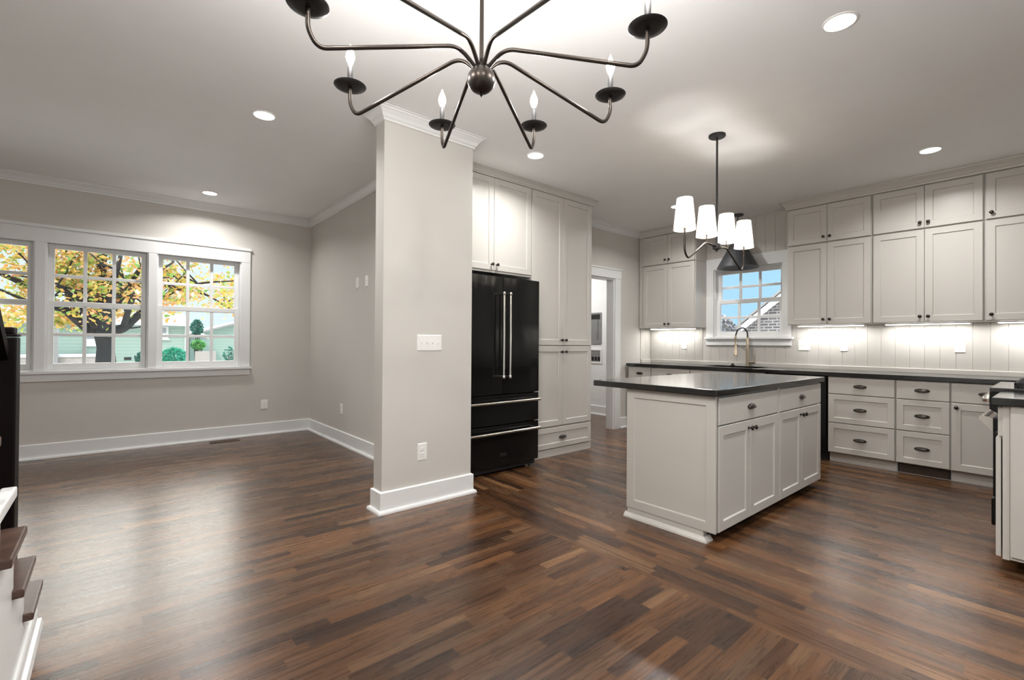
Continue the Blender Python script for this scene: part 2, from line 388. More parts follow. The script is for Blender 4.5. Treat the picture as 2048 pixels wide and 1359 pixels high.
# ------------------------------------------------------------------ the room shell
XW, XE, XDIV0, XDIV1 = -1.75, 6.23, 2.06, 2.19
YS, YN, YR, CEIL = -1.75, 6.645, 4.09, 2.82
XSTEP, YRANGE = 3.35, -0.43
struct('floor', MB().box(XW - .1, XE + .15, YS - .1, YN + .15, -0.15, 0), 'floor', 'dark stained oak strip floor throughout the open room', 'floor')
struct('ceiling', MB().box(XW - .1, XE + .15, YS - .1, YN + .15, CEIL, CEIL + .15), 'ceiling', 'flat white ceiling over living room and kitchen', 'ceiling')
WIN = [(-1.41, -0.585), (-0.505, 0.312), (0.39, 1.225)]; WZ0, WZ1 = 0.878, 2.19
b = MB(); b.box(XW - .1, XE + .15, YN, YN + .15, 0, WZ0); b.box(XW - .1, XE + .15, YN, YN + .15, WZ1, CEIL)
xs = [XW - .1] + [e for w in WIN for e in w] + [XE + .15]
for i in range(0, len(xs), 2): b.box(xs[i], xs[i + 1], YN, YN + .15, WZ0, WZ1)
struct('wall_north', b, 'wall', 'greige living room wall holding the triple window')
struct('wall_west', MB().box(XW - .1, XW, YS, YN, 0, CEIL), 'wall', 'greige living room side wall past the stairs')
GD0, GD1, GDZ = -.6, 3.1, 2.2
b = MB(); b.box(XW - .1, GD0, YS - .1, YS, 0, CEIL); b.box(GD1, XSTEP + .1, YS - .1, YS, 0, CEIL); b.box(GD0, GD1, YS - .1, YS, GDZ, CEIL)
struct('wall_south', b, 'wall', 'greige wall at the dining end of the room')
b = MB(); b.box(XSTEP, XSTEP + .1, YS, YRANGE, 0, CEIL); b.box(XSTEP + .1, XE, YRANGE - .1, YRANGE, 0, CEIL)
struct('wall_range', b, 'wall', 'greige wall behind the black cooking range')
struct('wall_divider', MB().box(XDIV0, XDIV1, 3.205, YN, 0, CEIL), 'wall', 'greige wall between living room and refrigerator')
struct('wall_pier', MB().box(1.437, 2.19, 3.075, 3.205, 0, CEIL), 'wall', 'broad greige wall pier with four-gang switch plate')
DX0, DX1, DZ = 4.48, 5.345, 2.096
b = MB(); b.box(XDIV1, DX0, YR, YR + .12, 0, CEIL); b.box(DX1, XE, YR, YR + .12, 0, CEIL); b.box(DX0, DX1, YR, YR + .12, DZ, CEIL)
struct('wall_rear', b, 'wall', 'greige kitchen wall around the laundry doorway')
KY0, KY1, KZ0, KZ1 = 2.24, 3.097, 1.287, 2.19
b = MB(); b.box(XE, XE + .15, YS, KY0, 0, CEIL); b.box(XE, XE + .15, KY1, YR + .12, 0, CEIL)
b.box(XE, XE + .15, KY0, KY1, 0, KZ0); b.box(XE, XE + .15, KY0, KY1, KZ1, CEIL)
struct('wall_east', b, 'wall', 'kitchen wall behind sink and upper cabinets')
b = MB(); b.box(XE, XE + .15, YR + .12, YN, 0, CEIL)
struct('wall_laundry', b, 'white_wall', 'bright white laundry wall seen through the doorway')
# tongue-and-groove boards over the kitchen wall (one grooved surface)
b = MB(); pitch = 0.1164; y = 0.344 - 8 * pitch
def board(bm, y0, y1, z0, z1, axis):
    g, d = 0.004, 0.009
    prof = [(y0, 0), (y0, d - g), (y0 + g, d), (y1 - g, d), (y1, d - g), (y1, 0)]
    if axis == 'east': rs = [[(XE - o, a, z) for a, o in prof] for z in (z0, z1)]
    else: rs = [[(a, YR - o, z) for a, o in prof] for z in (z0, z1)]
    bm.rings(rs)
while y < YR - 0.01:
    y1 = min(y + pitch, YR - .009)
    if y1 > YRANGE:
        if y1 <= 2.16 or y >= 3.18: board(b, y, y1, 0.90, CEIL - .001, 'east')
        else: board(b, y, y1, 0.90, KZ0 - .03, 'east'); board(b, y, y1, KZ1 + .03, CEIL - .001, 'east')
    y += pitch
x = 5.965
while x < XE - .02: board(b, x, min(x + pitch, XE - .01), 0.90, 1.41, 'rear'); x += pitch
struct('wall_paneling', b, 'cab', 'greige vertical board panelling behind sink and counter')

# crown, base and casing trim
def crown(h=.085, p=.075):
    s = h / .085; q = p / .075
    return [(0, CEIL - .001), (0, CEIL - .085 * s), (.012 * q, CEIL - .085 * s), (.014 * q, CEIL - .070 * s), (.022 * q, CEIL - .064 * s), (.032 * q, CEIL - .044 * s), (.052 * q, CEIL - .022 * s), (.060 * q, CEIL - .017 * s), (.062 * q, CEIL - .008 * s), (.075 * q, CEIL - .007 * s), (.075 * q, CEIL - .001)]
struct('trim_1', MB().sweep([(XW, YS), (XW, YN), (XDIV0, YN), (XDIV0, 3.205)], crown()), 'trim', 'white crown moulding around the living room ceiling', 'crown moulding')
struct('trim_2', MB().sweep([(XDIV0, 3.205), (1.437, 3.205), (1.437, 3.075), (2.19, 3.075), (2.19, 3.45)], crown()), 'trim', 'white crown moulding capping the wall pier', 'crown moulding')
struct('trim_3', MB().sweep([(4.19, YR), (XE - .33, YR)], crown(), 1), 'trim', 'white crown moulding over the laundry doorway wall', 'crown moulding')
BASEB = [(0, .001), (0, .152), (.008, .152), (.017, .146), (.017, .026), (.030, .024), (.036, .014), (.037, .001)]
struct('baseboard_north', MB().sweep([(XW, 2.9), (XW, YN), (XDIV0, YN), (XDIV0, 3.245)], BASEB), 'trim', 'tall white baseboard under the triple window', 'baseboard')
struct('baseboard_pier', MB().sweep([(XDIV0 - .04, 3.205), (1.437, 3.205), (1.437, 3.075), (2.19, 3.075), (2.19, 3.20)], BASEB), 'trim', 'tall white baseboard wrapping the wall pier', 'baseboard')
struct('baseboard_rear', MB().sweep([(DX1 + .125, YR), (5.67, YR)], BASEB), 'trim', 'short white baseboard beside the laundry doorway', 'baseboard')
b = MB(); b.sweep([(DX1 + .1, YR + .12), (XE, YR + .12), (XE, YN)], BASEB, -1)
struct('baseboard_laundry', b, 'trim', 'white baseboard on the laundry wall', 'baseboard')
# laundry doorway casing and jamb
b = MB(); b.box(DX0 - .125, DX0, YR - .02, YR, 0, DZ, .003); b.box(DX1, DX1 + .125, YR - .02, YR, 0, DZ, .003)
b.box(DX0 - .135, DX1 + .135, YR - .022, YR, DZ, DZ + .115, .003); b.box(DX0 - .145, DX1 + .145, YR - .03, YR, DZ + .115, DZ + .135, .003)
b.box(DX0 - .0, DX0 + .018, YR, YR + .12, 0, DZ - .018); b.box(DX1 - .018, DX1, YR, YR + .12, 0, DZ - .018); b.box(DX0, DX1, YR, YR + .12, DZ - .018, DZ)
struct('trim_4', b, 'trim', 'white casing and jamb of the laundry doorway', 'door casing')

# ------------------------------------------------------------------ windows
def sash(P, u0, u1, z0, z1, d0, d1, stile, top, bot, cols=3, rows=2, mun=0.032):
    f = MB(P); f.box(u0, u0 + stile, d0, d1, z0, z1, .003); f.box(u1 - stile, u1, d0, d1, z0, z1, .003)
    f.box(u0 + stile, u1 - stile, d0, d1, z0, z0 + bot, .003); f.box(u0 + stile, u1 - stile, d0, d1, z1 - top, z1, .003)
    a0, a1, c0, c1 = u0 + stile, u1 - stile, z0 + bot, z1 - top
    m = MB(P); dm0, dm1 = d0 + .006, d1 - .006
    for i in range(1, cols):
        c = a0 + (a1 - a0) * i / cols; m.box(c - mun / 2, c + mun / 2, dm0, dm1, c0, c1, .003)
    for j in range(1, rows):
        c = c0 + (c1 - c0) * j / rows
        for i in range(cols):
            e0 = a0 + (a1 - a0) * i / cols + (mun / 2 if i else 0); e1 = a0 + (a1 - a0) * (i + 1) / cols - (mun / 2 if i < cols - 1 else 0)
            m.box(e0, e1, dm0 + .001, dm1 - .001, c - mun / 2, c + mun / 2, .003)
    g = MB(P); dmid = (d0 + d1) / 2; g.box(a0 - .004, a1 + .004, dmid - .002, dmid + .002, c0 - .004, c1 + .004)
    return f, m, g
def window(name, P, u0, u1, z0, z1, zm, label, loc, stile=.05):
    t = thing(name, label, 'window', loc, kind='structure')
    fr = MB(P); k = .012
    fr.box(u0, u0 + k, 0, .14, z0, z1); fr.box(u1 - k, u1, 0, .14, z0, z1); fr.box(u0 + k, u1 - k, 0, .14, z1 - k, z1); fr.box(u0 + k, u1 - k, .0, .14, z0, z0 + k)
    obj('frame', fr, 'trim', t)
    for nm, za, zb, da, db, tp, bt in (('upper_sash', zm - .02, z1 - k, .092, .124, .05, .045), ('lower_sash', z0 + k, zm + .035, .056, .088, .05, .06)):
        f, m, g = sash(P, u0 + k, u1 - k, za, zb, da, db, stile - k, tp, bt)
        so = obj(nm, f, 'trim', t); obj('muntin_grid', m, 'trim', so); obj('glass', g, 'glass', so)
    return t
PN = lambda u, d, z: (u, YN + d, z)           # d goes outwards
PE = lambda u, d, z: (XE + d, u, z)
window('window_1', PN, *WIN[1], WZ0, WZ1, 1.555, 'middle white twelve-light sash window of the triple, framing the tree trunk', (sum(WIN[1]) / 2, YN, WZ0), .058)
window('window_2', PN, *WIN[2], WZ0, WZ1, 1.555, 'white twelve-light sash window of the triple nearest the room corner', (sum(WIN[2]) / 2, YN, WZ0), .058)
window('window_3', PN, *WIN[0], WZ0, WZ1, 1.555, 'white sash window of the triple partly hidden by the dark newel', (sum(WIN[0]) / 2, YN, WZ0), .058)
window('window_4', PE, KY0, KY1, KZ0, KZ1, 1.75, 'white sash window above the kitchen sink', (XE, (KY0 + KY1) / 2, KZ0), .058)
b = MB(lambda u, d, z: (u, YN - d, z)); L, Rr = WIN[0][0], WIN[2][1]
for a0, a1 in ((L - .1, L), (WIN[0][1], WIN[1][0]), (WIN[1][1], WIN[2][0]), (Rr, Rr + .1)): b.box(a0, a1, 0, .02, WZ0 + .001, WZ1 - .02, .003)
b.box(L - .1, Rr + .1, 0, .022, WZ1 - .02, 2.312, .003); b.box(L - .112, Rr + .112, 0, .036, 2.312, 2.326, .003); b.box(L - .105, Rr + .105, 0, .028, 2.326, 2.345, .003)
b.box(L - .115, Rr + .115, 0, .05, WZ0 - .03, WZ0, .004); b.box(L - .1, Rr + .1, 0, .02, WZ0 - .105, WZ0 - .031, .003)
struct('trim_5', b, 'trim', 'white casing, head and sill around the triple window', 'window casing')
b = MB(lambda u, d, z: (XE - .009 - d, u, z))
b.box(KY0 - .1, KY0, 0, .018, KZ0 + .001, KZ1, .003); b.box(KY1, KY1 + .1, 0, .018, KZ0 + .001, KZ1, .003)
b.box(KY0 - .1, KY1 + .1, 0, .02, KZ1, 2.34, .003); b.box(KY0 - .125, KY1 + .115, 0, .045, KZ0 - .028, KZ0, .004); b.box(KY0 - .1, KY1 + .1, 0, .018, KZ0 - .108, KZ0 - .029, .003)
b.box(KY0, KY1, -.03, -.001, KZ0 - .02, KZ0 - .001)
struct('trim_6', b, 'trim', 'white casing and sill of the sink window', 'window casing')

# glazed patio doors at the dining end, behind the photographer
t = thing('door_1', 'white glazed patio doors at the dining end of the room', 'patio door', ((GD0 + GD1) / 2, YS, 0), kind='structure')
b = MB(); b.box(GD0, GD0 + .03, YS - .1, YS, .0005, GDZ); b.box(GD1 - .03, GD1, YS - .1, YS, .0005, GDZ); b.box(GD0 + .03, GD1 - .03, YS - .1, YS, GDZ - .03, GDZ); obj('frame', b, 'trim', t)
for i in range(3):
    w_ = (GD1 - GD0 - .06) / 3; a0 = GD0 + .03 + w_ * i; f, m_, g = sash(lambda u, d, z: (u, YS - d, z), a0, a0 + w_, .002, GDZ - .031, .03, .07, .09, .10, .2, 1, 1)
    so = obj('leaf', f, 'trim', t); m_.bm.free(); obj('glass', g, 'glass', so)
def portal(name, loc, rot, sx, sy):
    d = bpy.data.lights.new(name, 'AREA'); d.shape = 'RECTANGLE'; d.size = sx; d.size_y = sy
    try: d.cycles.is_portal = True
    except Exception: return
    o = bpy.data.objects.new(name, d); COL.objects.link(o); o.location = loc; o.rotation_euler = rot
portal('north_portal', (-.09, YN + .16, 1.53), (-PI / 2, 0, 0), 2.7, 1.36)
portal('east_portal', (XE + .16, 2.67, 1.74), (0, PI / 2, 0), .94, .9)
portal('south_portal', (1.25, YS - .11, 1.08), (PI / 2, 0, 0), 3.7, 2.2)

# ------------------------------------------------------------------ cabinet hardware and fronts
def knob_mesh():
    m = MB().lathe([(.0, 0), (.0085, 0), (.0085, -.003), (.005, -.006), (.005, -.014), (.009, -.018), (.0145, -.023), (.0155, -.027), (.013, -.031), (.006, -.0335), (0, -.034)], axis='y', seg=18).done('knob', 40)
    m.materials.append(MAT['bronze']); return m
def pull_mesh(w=.095):
    m = MB(); a, H, Pp = w / 2, .026, .024; outer, inner = [], []
    nu, nv = 14, 7
    def shell(k):
        g = []
        for i in range(nu + 1):
            th = PI * i / nu; x = -a * k * math.cos(th); e = max(0.02, math.sin(th)) ** .6
            col = []
            for j in range(nv + 1):
                ph = PI / 2 * j / nv
                col.append((x, -Pp * k * e * math.sin(ph), -.009 + H * k * e * math.cos(ph)))
            g.append(col)
        return g
    for k in (1.0, .9):
        g = shell(k); V = [[m.v(*p) for p in c] for c in g]
        for i in range(nu):
            for j in range(nv): m.face([V[i][j], V[i + 1][j], V[i + 1][j + 1], V[i][j + 1]])
        if k == 1.0: rim = [c[-1] for c in V]
        else:
            r2_ = [c[-1] for c in V]
            for i in range(nu): m.face([rim[i], rim[i + 1], r2_[i + 1], r2_[i]])
    # flat backing flange with pointed ends
    n = 16; fl = [(-a * 1.18 * math.cos(2 * PI * i / n) , .0185 * math.sin(2 * PI * i / n)) for i in range(n)]
    m.rings([[(x, -.0022, z - .001) for x, z in fl], [(x, 0, z - .001) for x, z in fl]])
    me = m.done('cup_pull', 50); me.materials.append(MAT['bronze']); return me
KNOB, PULL = knob_mesh(), pull_mesh()

class Frame:
    """a wall that cabinets stand on: origin line, outward direction and the turn of its hardware"""
    def __init__(s, fn, rotz): s.fn, s.rot = fn, rotz
    def __call__(s, u, d, z): return s.fn(u, d, z)
FK = Frame(lambda u, d, z: (XE - d, u, z), -PI / 2)          # kitchen wall
FR = Frame(lambda u, d, z: (u, YR - d, z), 0.0)              # rear wall
FI = Frame(lambda u, d, z: (u, 1.98 - d, z), 0.0)            # island, drawer side
FG = Frame(lambda u, d, z: (u, YRANGE + d, z), PI)           # range wall
def front(P, u0, u1, z0, z1, d, t=.02, rail=.057, shaker=True):
    m = MB(P); q = .0025
    def ring(i, dd): return [(u0 + i, dd, z0 + i), (u1 - i, dd, z0 + i), (u1 - i, dd, z1 - i), (u0 + i, dd, z1 - i)]
    rs = [ring(0, d - t), ring(0, d - q), ring(q, d)]
    if shaker: rs += [ring(rail, d), ring(rail + .006, d - .009)]
    return m.rings(rs)
def add_door(t, F, u0, u1, z0, z1, d, knob=None, rail=.057, mat='cab', name='door'):
    o = obj(name, front(F, u0, u1, z0, z1, d, rail=rail), mat, t)
    if knob: place('knob', KNOB, o, F(knob[0], d, knob[1]), F.rot)
    return o
def add_drawer(t, F, u0, u1, z0, z1, d, shaker, pull=True, pz=None):
    o = obj('drawer', front(F, u0, u1, z0, z1, d, shaker=shaker, rail=.05), 'cab', t)
    if pull: place('cup_pull', PULL, o, F((u0 + u1) / 2, d, pz if pz else (z0 + z1) / 2), F.rot)
    return o
def cabinet(F, name, label, u0, u1, z0, z1, depth, group=None, toe=None, cat='cabinet', d0=.010):
    t = thing(name, label, cat, F((u0 + u1) / 2, depth / 2, z0 if toe is None else 0), group)
    b = MB(F); b.box(u0, u1, d0, depth, z0, z1, .0015)
    obj('carcass', b, 'cab', t)
    if toe is not None:
        obj('toe_kick', MB(F).box(u0, u1, d0, toe, 0.0, z0 - .0005), 'cab', t)
    return t

# upper cabinets on the kitchen wall: lower tier and a stacked tier over it
UD, UB, US, UT = .308, 1.415, 2.312, 2.728
uppers = [('over the counter beside the sink window', 1.286, 2.08, 2), ('between the sink window cabinet and the corner', .473, 1.286, 2), ('at the far corner above the range', -.40, .473, 1)]
for where, a0, a1, nd in uppers:
    for tier, z0, z1 in (('tall', UB, US), ('short', US, UT)):
        lab = {('tall', 2): 'tall greige two-door wall cabinet ', ('short', 2): 'short greige top-tier cabinet ', ('tall', 1): 'tall greige wall cabinet cut by photo edge ', ('short', 1): 'short greige top-tier cabinet cut by photo edge '}[(tier, nd)]
        lab += {1.286: 'next to the sink window', .473: 'midway over the three-drawer bases', -.40: 'above the range corner'}[a0]
        t = cabinet(FK, 'wall_cabinet' if tier == 'tall' else 'stacked_cabinet', lab, a0 + .001, a1 - .001, z0 + .001, z1 - .001, UD, 'kitchen wall cabinets' if tier == 'tall' else 'top tier cabinets')
        g = .010; mid = (a0 + a1) / 2; zk = z0 + .055
        if nd == 2:
            add_door(t, FK, mid + .0015, a1 - g, z0 + .004, z1 - .010, UD + .022, (mid + .03, zk)); add_door(t, FK, a0 + g, mid - .0015, z0 + .004, z1 - .010, UD + .022, (mid - .03, zk))
        else: add_door(t, FK, .02, a1 - g, z0 + .004, z1 - .010, UD + .022, (a1 - g - .035, zk)); obj('filler_panel', front(FK, a0 + .002, .015, z0 + .004, z1 - .010, UD + .022, shaker=False), 'cab', t)
for tier, z0, z1, lab in (('wall_cabinet', UB, US, 'tall greige two-door wall cabinet beside the laundry doorway'), ('stacked_cabinet', US, UT, 'short greige top-tier cabinet beside the laundry doorway')):
    t = cabinet(FK, tier, lab, 3.197, 4.075, z0 + .001, z1 - .001, UD, 'kitchen wall cabinets' if tier == 'wall_cabinet' else 'top tier cabinets', d0=.010)
    add_door(t, FK, 3.607, 3.998, z0 + .004, z1 - .010, UD + .022, (3.635, z0 + .055)); add_door(t, FK, 3.205, 3.604, z0 + .004, z1 - .010, UD + .022, (3.575, z0 + .055))
b = MB(); b.box(XE - UD - .015, XE - .01, -.40, 2.078, UT, CEIL - .09); b.sweep([(XE - .012, 2.08), (XE - UD - .015, 2.08), (XE - UD - .015, -.42)], [(o, z) for o, z in crown(.09, .065)], 1)
struct('trim_7', b, 'cab', 'greige crown moulding over the wall cabinets by the window', 'crown moulding')
b = MB(); b.box(XE - UD - .015, XE - .01, 3.199, 4.07, UT, CEIL - .09); b.sweep([(XE - UD - .015, 4.07), (XE - UD - .015, 3.197), (XE - .012, 3.197)], [(o, z) for o, z in crown(.09, .05)], 1)
struct('trim_8', b, 'cab', 'greige crown moulding over the cabinet by the laundry', 'crown moulding')

# base cabinets on the kitchen wall
BD, BZ, BT, TOE = .608, .10, .874, .555
def drawer_base(label, a0, a1):
    t = cabinet(FK, 'drawer_base', label, a0 + .001, a1 - .001, BZ, BT, BD, 'kitchen base cabinets', TOE)
    g = .007
    for z0, z1, sh in ((.700, .866, False), (.409, .692, True), (.107, .401, True)): add_drawer(t, FK, a0 + g, a1 - g, z0, z1, BD + .022, sh)
    return t
drawer_base('wide greige three-drawer base cabinet beside the black dishwasher', 1.040, 1.590)
drawer_base('narrow greige three-drawer base cabinet over the dark toe-kick grille', .659, 1.040)
t = cabinet(FK, 'base_cabinet', 'greige base cabinet with drawer over single door, partly behind the range', .20, .659, BZ, BT, BD, 'kitchen base cabinets', TOE)
add_drawer(t, FK, .21, .652, .700, .866, BD + .022, False, True); add_door(t, FK, .21, .652, .107, .692, BD + .022, (.652 - .032, .655))
t = cabinet(FK, 'sink_cabinet', 'greige sink base cabinet behind the island top', 2.205, 3.097, BZ, .66, BD, 'kitchen base cabinets', TOE)
obj('false_front', MB(FK).box(2.213, 3.09, BD + .002, BD + .022, .700, .866, .002), 'cab', t)
obj('front_rail', MB(FK).box(2.206, 3.096, BD - .02, BD, .661, BT), 'cab', t)
add_door(t, FK, 2.213, 2.649, .107, .692, BD + .022, (2.62, .655)); add_door(t, FK, 2.652, 3.09, .107, .692, BD + .022, (2.68, .655))
t = cabinet(FK, 'base_cabinet', 'wider greige base cabinet next to the sink base', 3.098, 3.664, BZ, BT, BD, 'kitchen base cabinets', TOE)
add_drawer(t, FK, 3.106, 3.657, .700, .866, BD + .022, False); add_door(t, FK, 3.106, 3.38, .107, .692, BD + .022, (3.35, .655)); add_door(t, FK, 3.383, 3.657, .107, .692, BD + .022, (3.41, .655))
t = cabinet(FK, 'base_cabinet', 'small greige base cabinet at the laundry end of the counter', 3.666, 4.05, BZ, BT, BD, 'kitchen base cabinets', TOE)
add_drawer(t, FK, 3.674, 4.02, .700, .866, BD + .022, False); add_door(t, FK, 3.674, 4.02, .107, .692, BD + .022, (3.705, .655))
# grille let into the toe kick
t = thing('toe_kick_grille', 'dark register grille in the toe kick under the narrow drawers', 'vent', FK(.85, TOE, .05))
b = MB(FK); b.box(.665, 1.035, TOE + .0005, TOE + .004, .006, .094, .001); obj('grille_plate', b, 'slot', t)
b = MB(FK)
for i in range(7): b.box(.68, 1.02, TOE + .004, TOE + .009, .014 + i * .011, .018 + i * .011)
obj('grille_slats', b, 'vent', t)
# dishwasher
t = thing('dishwasher', 'black dishwasher between drawer cabinet and sink base', 'dishwasher', FK(1.90, .3, 0))
obj('body', MB(FK).box(1.597, 2.198, .02, .59, .10, .868, .004), 'rubber', t)
obj('door_panel', MB(FK).box(1.600, 2.195, .592, .632, .115, .868, .006), 'fridge', t)
b = MB(FK); b.box(1.66, 2.135, .633, .655, .80, .822, .006); b.box(1.68, 1.70, .632, .645, .805, .818); b.box(2.10, 2.12, .632, .645, .805, .818); obj('handle', b, 'rubber', t)
obj('toe_panel', MB(FK).box(1.60, 2.195, .52, .55, .0, .098), 'rubber', t)
# perimeter counter with the sink cut-out
CZ0, CZ1 = .876, .916; SY0, SY1, SD0, SD1 = 2.33, 3.0, .13, .53
b = MB(FK); CD = .648
b.box(YRANGE + .001, SY0, .010, CD, CZ0, CZ1, .003); b.box(SY1, 4.06, .010, CD, CZ0, CZ1, .003); b.box(SY0, SY1, .010, SD0, CZ0, CZ1); b.box(SY0, SY1, SD1, CD, CZ0, CZ1)
tag(obj('countertop', b, 'stone'), 'long black stone counter along the window wall', 'countertop')
b = MB(); b.sweep([(5.97, YR - .010), (XE - .010, YR - .010), (XE - .010, YRANGE)], [(0, .917), (0, .962), (.012, .962), (.016, .958), (.016, .917)], 1)
struct('trim_9', b, 'cab', 'greige ledge where the panelling meets the black counter', 'trim')
t = thing('sink', 'black undermount sink below the kitchen window', 'sink', FK(2.665, .33, .69))
b = MB(FK); z0, z1, w = .672, .874, .012
b.box(SY0 - .012, SY1 + .012, SD0 - .012, SD1 + .012, z0, z0 + w); b.box(SY0 - .012, SY0, SD0 - .012, SD1 + .012, z0 + w, z1); b.box(SY1, SY1 + .012, SD0 - .012, SD1 + .012, z0 + w, z1)
b.box(SY0, SY1, SD0 - .012, SD0, z0 + w, z1); b.box(SY0, SY1, SD1, SD1 + .012, z0 + w, z1); obj('basin', b, 'rubber', t)
obj('drain', MB().lathe([(0, .684), (.045, .684), (.043, .688), (.0, .688)], c=(FK(2.665, .33, 0)[0], 2.665, 0)), 'steel', t, 30)
# faucet
fx, fy = XE - .085, 2.62
t = thing('faucet', 'brushed brass spring faucet arching over the black sink', 'faucet', (fx, fy, .917))
b = MB().lathe([(.027, .917), (.027, .925), (.021, .932), (.019, 1.02), (.019, 1.15), (.017, 1.26), (.013, 1.28), (.0, 1.28)], c=(fx, fy, 0)); obj('column', b, 'nickel', t, 35)
arc = curve_pts([(fx, fy, 1.27), (fx - .005, fy + .005, 1.35), (fx - .045, fy + .035, 1.40), (fx - .10, fy + .075, 1.375), (fx - .125, fy + .095, 1.30)], 8)
obj('hose', MB().tube(arc, .008, 10), 'dark_bronze', t, 50)
b = MB(); 
for i, p in enumerate(arc[2:-1:2]): 
    b.lathe([(.0105, -.003), (.0115, 0), (.0105, .003)], c=tuple(p), seg=12)
obj('spring', b, 'dark_bronze', t, 50)
hx, hy = arc[-1].x, arc[-1].y
b = MB().lathe([(.0, 1.045), (.023, 1.045), (.024, 1.065), (.019, 1.075), (.017, 1.18), (.012, 1.20), (.010, 1.24), (.013, 1.255), (.015, 1.285), (.010, 1.30), (0, 1.30)], c=(hx, hy, 0), seg=20); obj('spray_head', b, 'nickel', t, 35)
obj('holder_arm', MB().tube([(fx, fy, 1.11), (hx + .02, hy - .014, 1.185), (hx + .012, hy - .01, 1.19)], .005, 8), 'nickel', t, 50)
b = MB().tube([(fx, fy - .018, .965), (fx, fy - .095, .968)], .015, 16); b.tube([(fx, fy - .088, .975), (fx - .004, fy - .092, 1.065)], .005, 8); obj('lever', b, 'nickel', t, 50)
t = thing('sink_stopper', 'small black capped stopper standing at the sink rim', 'stopper', FK(2.80, .10, .917))
px, py, _ = FK(2.80, .10, 0)
obj('base', MB().lathe([(0, .917), (.030, .917), (.030, .922), (.014, .930), (0, .930)], c=(px, py, 0)), 'rubber', t, 35); obj('cap', MB().lathe([(0, .9305), (.011, .9305), (.016, .936), (.016, .944), (0, .946)], c=(px, py, 0)), 'rubber', t, 35)
# under-cabinet light bars
for y0, y1, lab in ((1.40, 2.02, 'lit light bar under the wall cabinet next to the sink window'), (.585, 1.21, 'lit light bar under the midway wall cabinet'), (-.10, .40, 'lit light bar under the cabinet above the range corner'), (3.30, 3.98, 'lit light bar under the wall cabinet beside the laundry doorway')):
    t = thing('under_cabinet_light', lab, 'light', (XE - .14, (y0 + y1) / 2, UB - .02), 'under-cabinet lights')
    obj('housing', MB().box(XE - .165, XE - .115, y0 - .015, y1 + .015, UB - .010, UB - .0005, .002), 'plastic', t)
    obj('diffuser', MB().box(XE - .160, XE - .120, y0, y1, UB - .017, UB - .0105, .002), 'strip', t)
    l = lamp('strip_glow', 'AREA', (XE - .14, (y0 + y1) / 2, UB - .021), P_STRIP, NEUTRAL, t, shape='RECTANGLE', size=.03, size_y=y1 - y0)

# ------------------------------------------------------------------ refrigerator wall
PD = .560; PF = PD + .022                                   # pantry carcass and door face
t = cabinet(FR, 'over_fridge_cabinet', 'greige two-door cabinet above the black refrigerator', 2.205, 3.237, 1.855, 2.760, PD, d0=.002)
add_door(t, FR, 2.267, 2.7515, 1.875, 2.752, PF, (2.722, 1.93)); add_door(t, FR, 2.7545, 3.231, 1.875, 2.752, PF, (2.784, 1.93))
obj('bottom_rail', MB(FR).box(2.206, 3.236, PD, PD + .012, 1.855, 1.873), 'cab', t)
t = cabinet(FR, 'pantry_cabinet', 'tall greige pantry cabinet beside the refrigerator', 3.239, 4.19, .0, 2.760, PD, d0=.002)
for z0, z1, zk in ((1.170, 2.752, 1.225), (.317, 1.160, 1.100)):
    add_door(t, FR, 3.245, 3.7015, z0, z1, PF, (3.672, zk)); add_door(t, FR, 3.7045, 4.168, z0, z1, PF, (3.734, zk))
add_drawer(t, FR, 3.245, 4.168, .085, .300, PF, True, True); obj('plinth', MB(FR).box(3.240, 4.172, PD, PD + .012, .0, .075), 'cab', t)
b = MB(FR); b.box(2.203, 4.189, .05, PD + .012, 2.761, CEIL - .05); b.P = lambda a, c, d: (a, c, d)
b.sweep([(2.203, YR - PD - .012), (4.19, YR - PD - .012), (4.19, YR)], crown(.062, .05), 1)
struct('trim_10', b, 'cab', 'greige crown moulding over the pantry and refrigerator cabinets', 'crown moulding')

t = thing('refrigerator', 'tall black french-door refrigerator with steel bar handles', 'refrigerator', (2.735, 3.7, 0))
RX0, RX1, RY = 2.277, 3.195, 3.342; RM = (RX0 + RX1) / 2
obj('body', MB().box(RX0 + .004, RX1 - .004, RY + .065, 4.05, .03, 1.785, .004), 'fridge', t)
def bowed(x0, x1, z0, z1, bow=.010):
    n = 8; rs = []
    for i in range(n + 1):
        x = x0 + (x1 - x0) * i / n; c = ((x - (x0 + x1) / 2) / ((x1 - x0) / 2)); y = RY + bow * (abs(c) ** 3)
        rs.append([(x, RY + .060, z0), (x, y + .003, z0), (x, y, z0 + .004), (x, y, z1 - .004), (x, y + .003, z1), (x, RY + .060, z1)])
    return MB().rings(rs)
def bar(p0, p1, out, r=.0115):
    """steel bar with turned end caps on two posts"""
    p0, p1 = Vector(p0), Vector(p1); d = (p1 - p0).normalized(); m = MB()
    m.tube([p0 + d * .03, p1 - d * .03], r, 14)
    for a, s in ((p0, 1), (p1, -1)): m.tube([a, a + d * s * .004, a + d * s * .006, a + d * s * .026, a + d * s * .028, a + d * s * .032], [r * .9, r * 1.25, r * 1.3, r * 1.3, r * 1.15, r], 14)
    for a, s in ((p0, 1), (p1, -1)): m.tube([a + d * s * .016, a + d * s * .016 + Vector((0, out, 0))], r * .75, 10)
    return m
for x0, x1, hx_ in ((RX0, RM - .0025, 2.697), (RM + .0025, RX1, 2.773)):
    d_ = obj('door', bowed(x0, x1, .722, 1.795), 'fridge', t, 30); obj('handle', bar((hx_, RY - .058, .868), (hx_, RY - .058, 1.652), .058), 'steel', d_, 50)
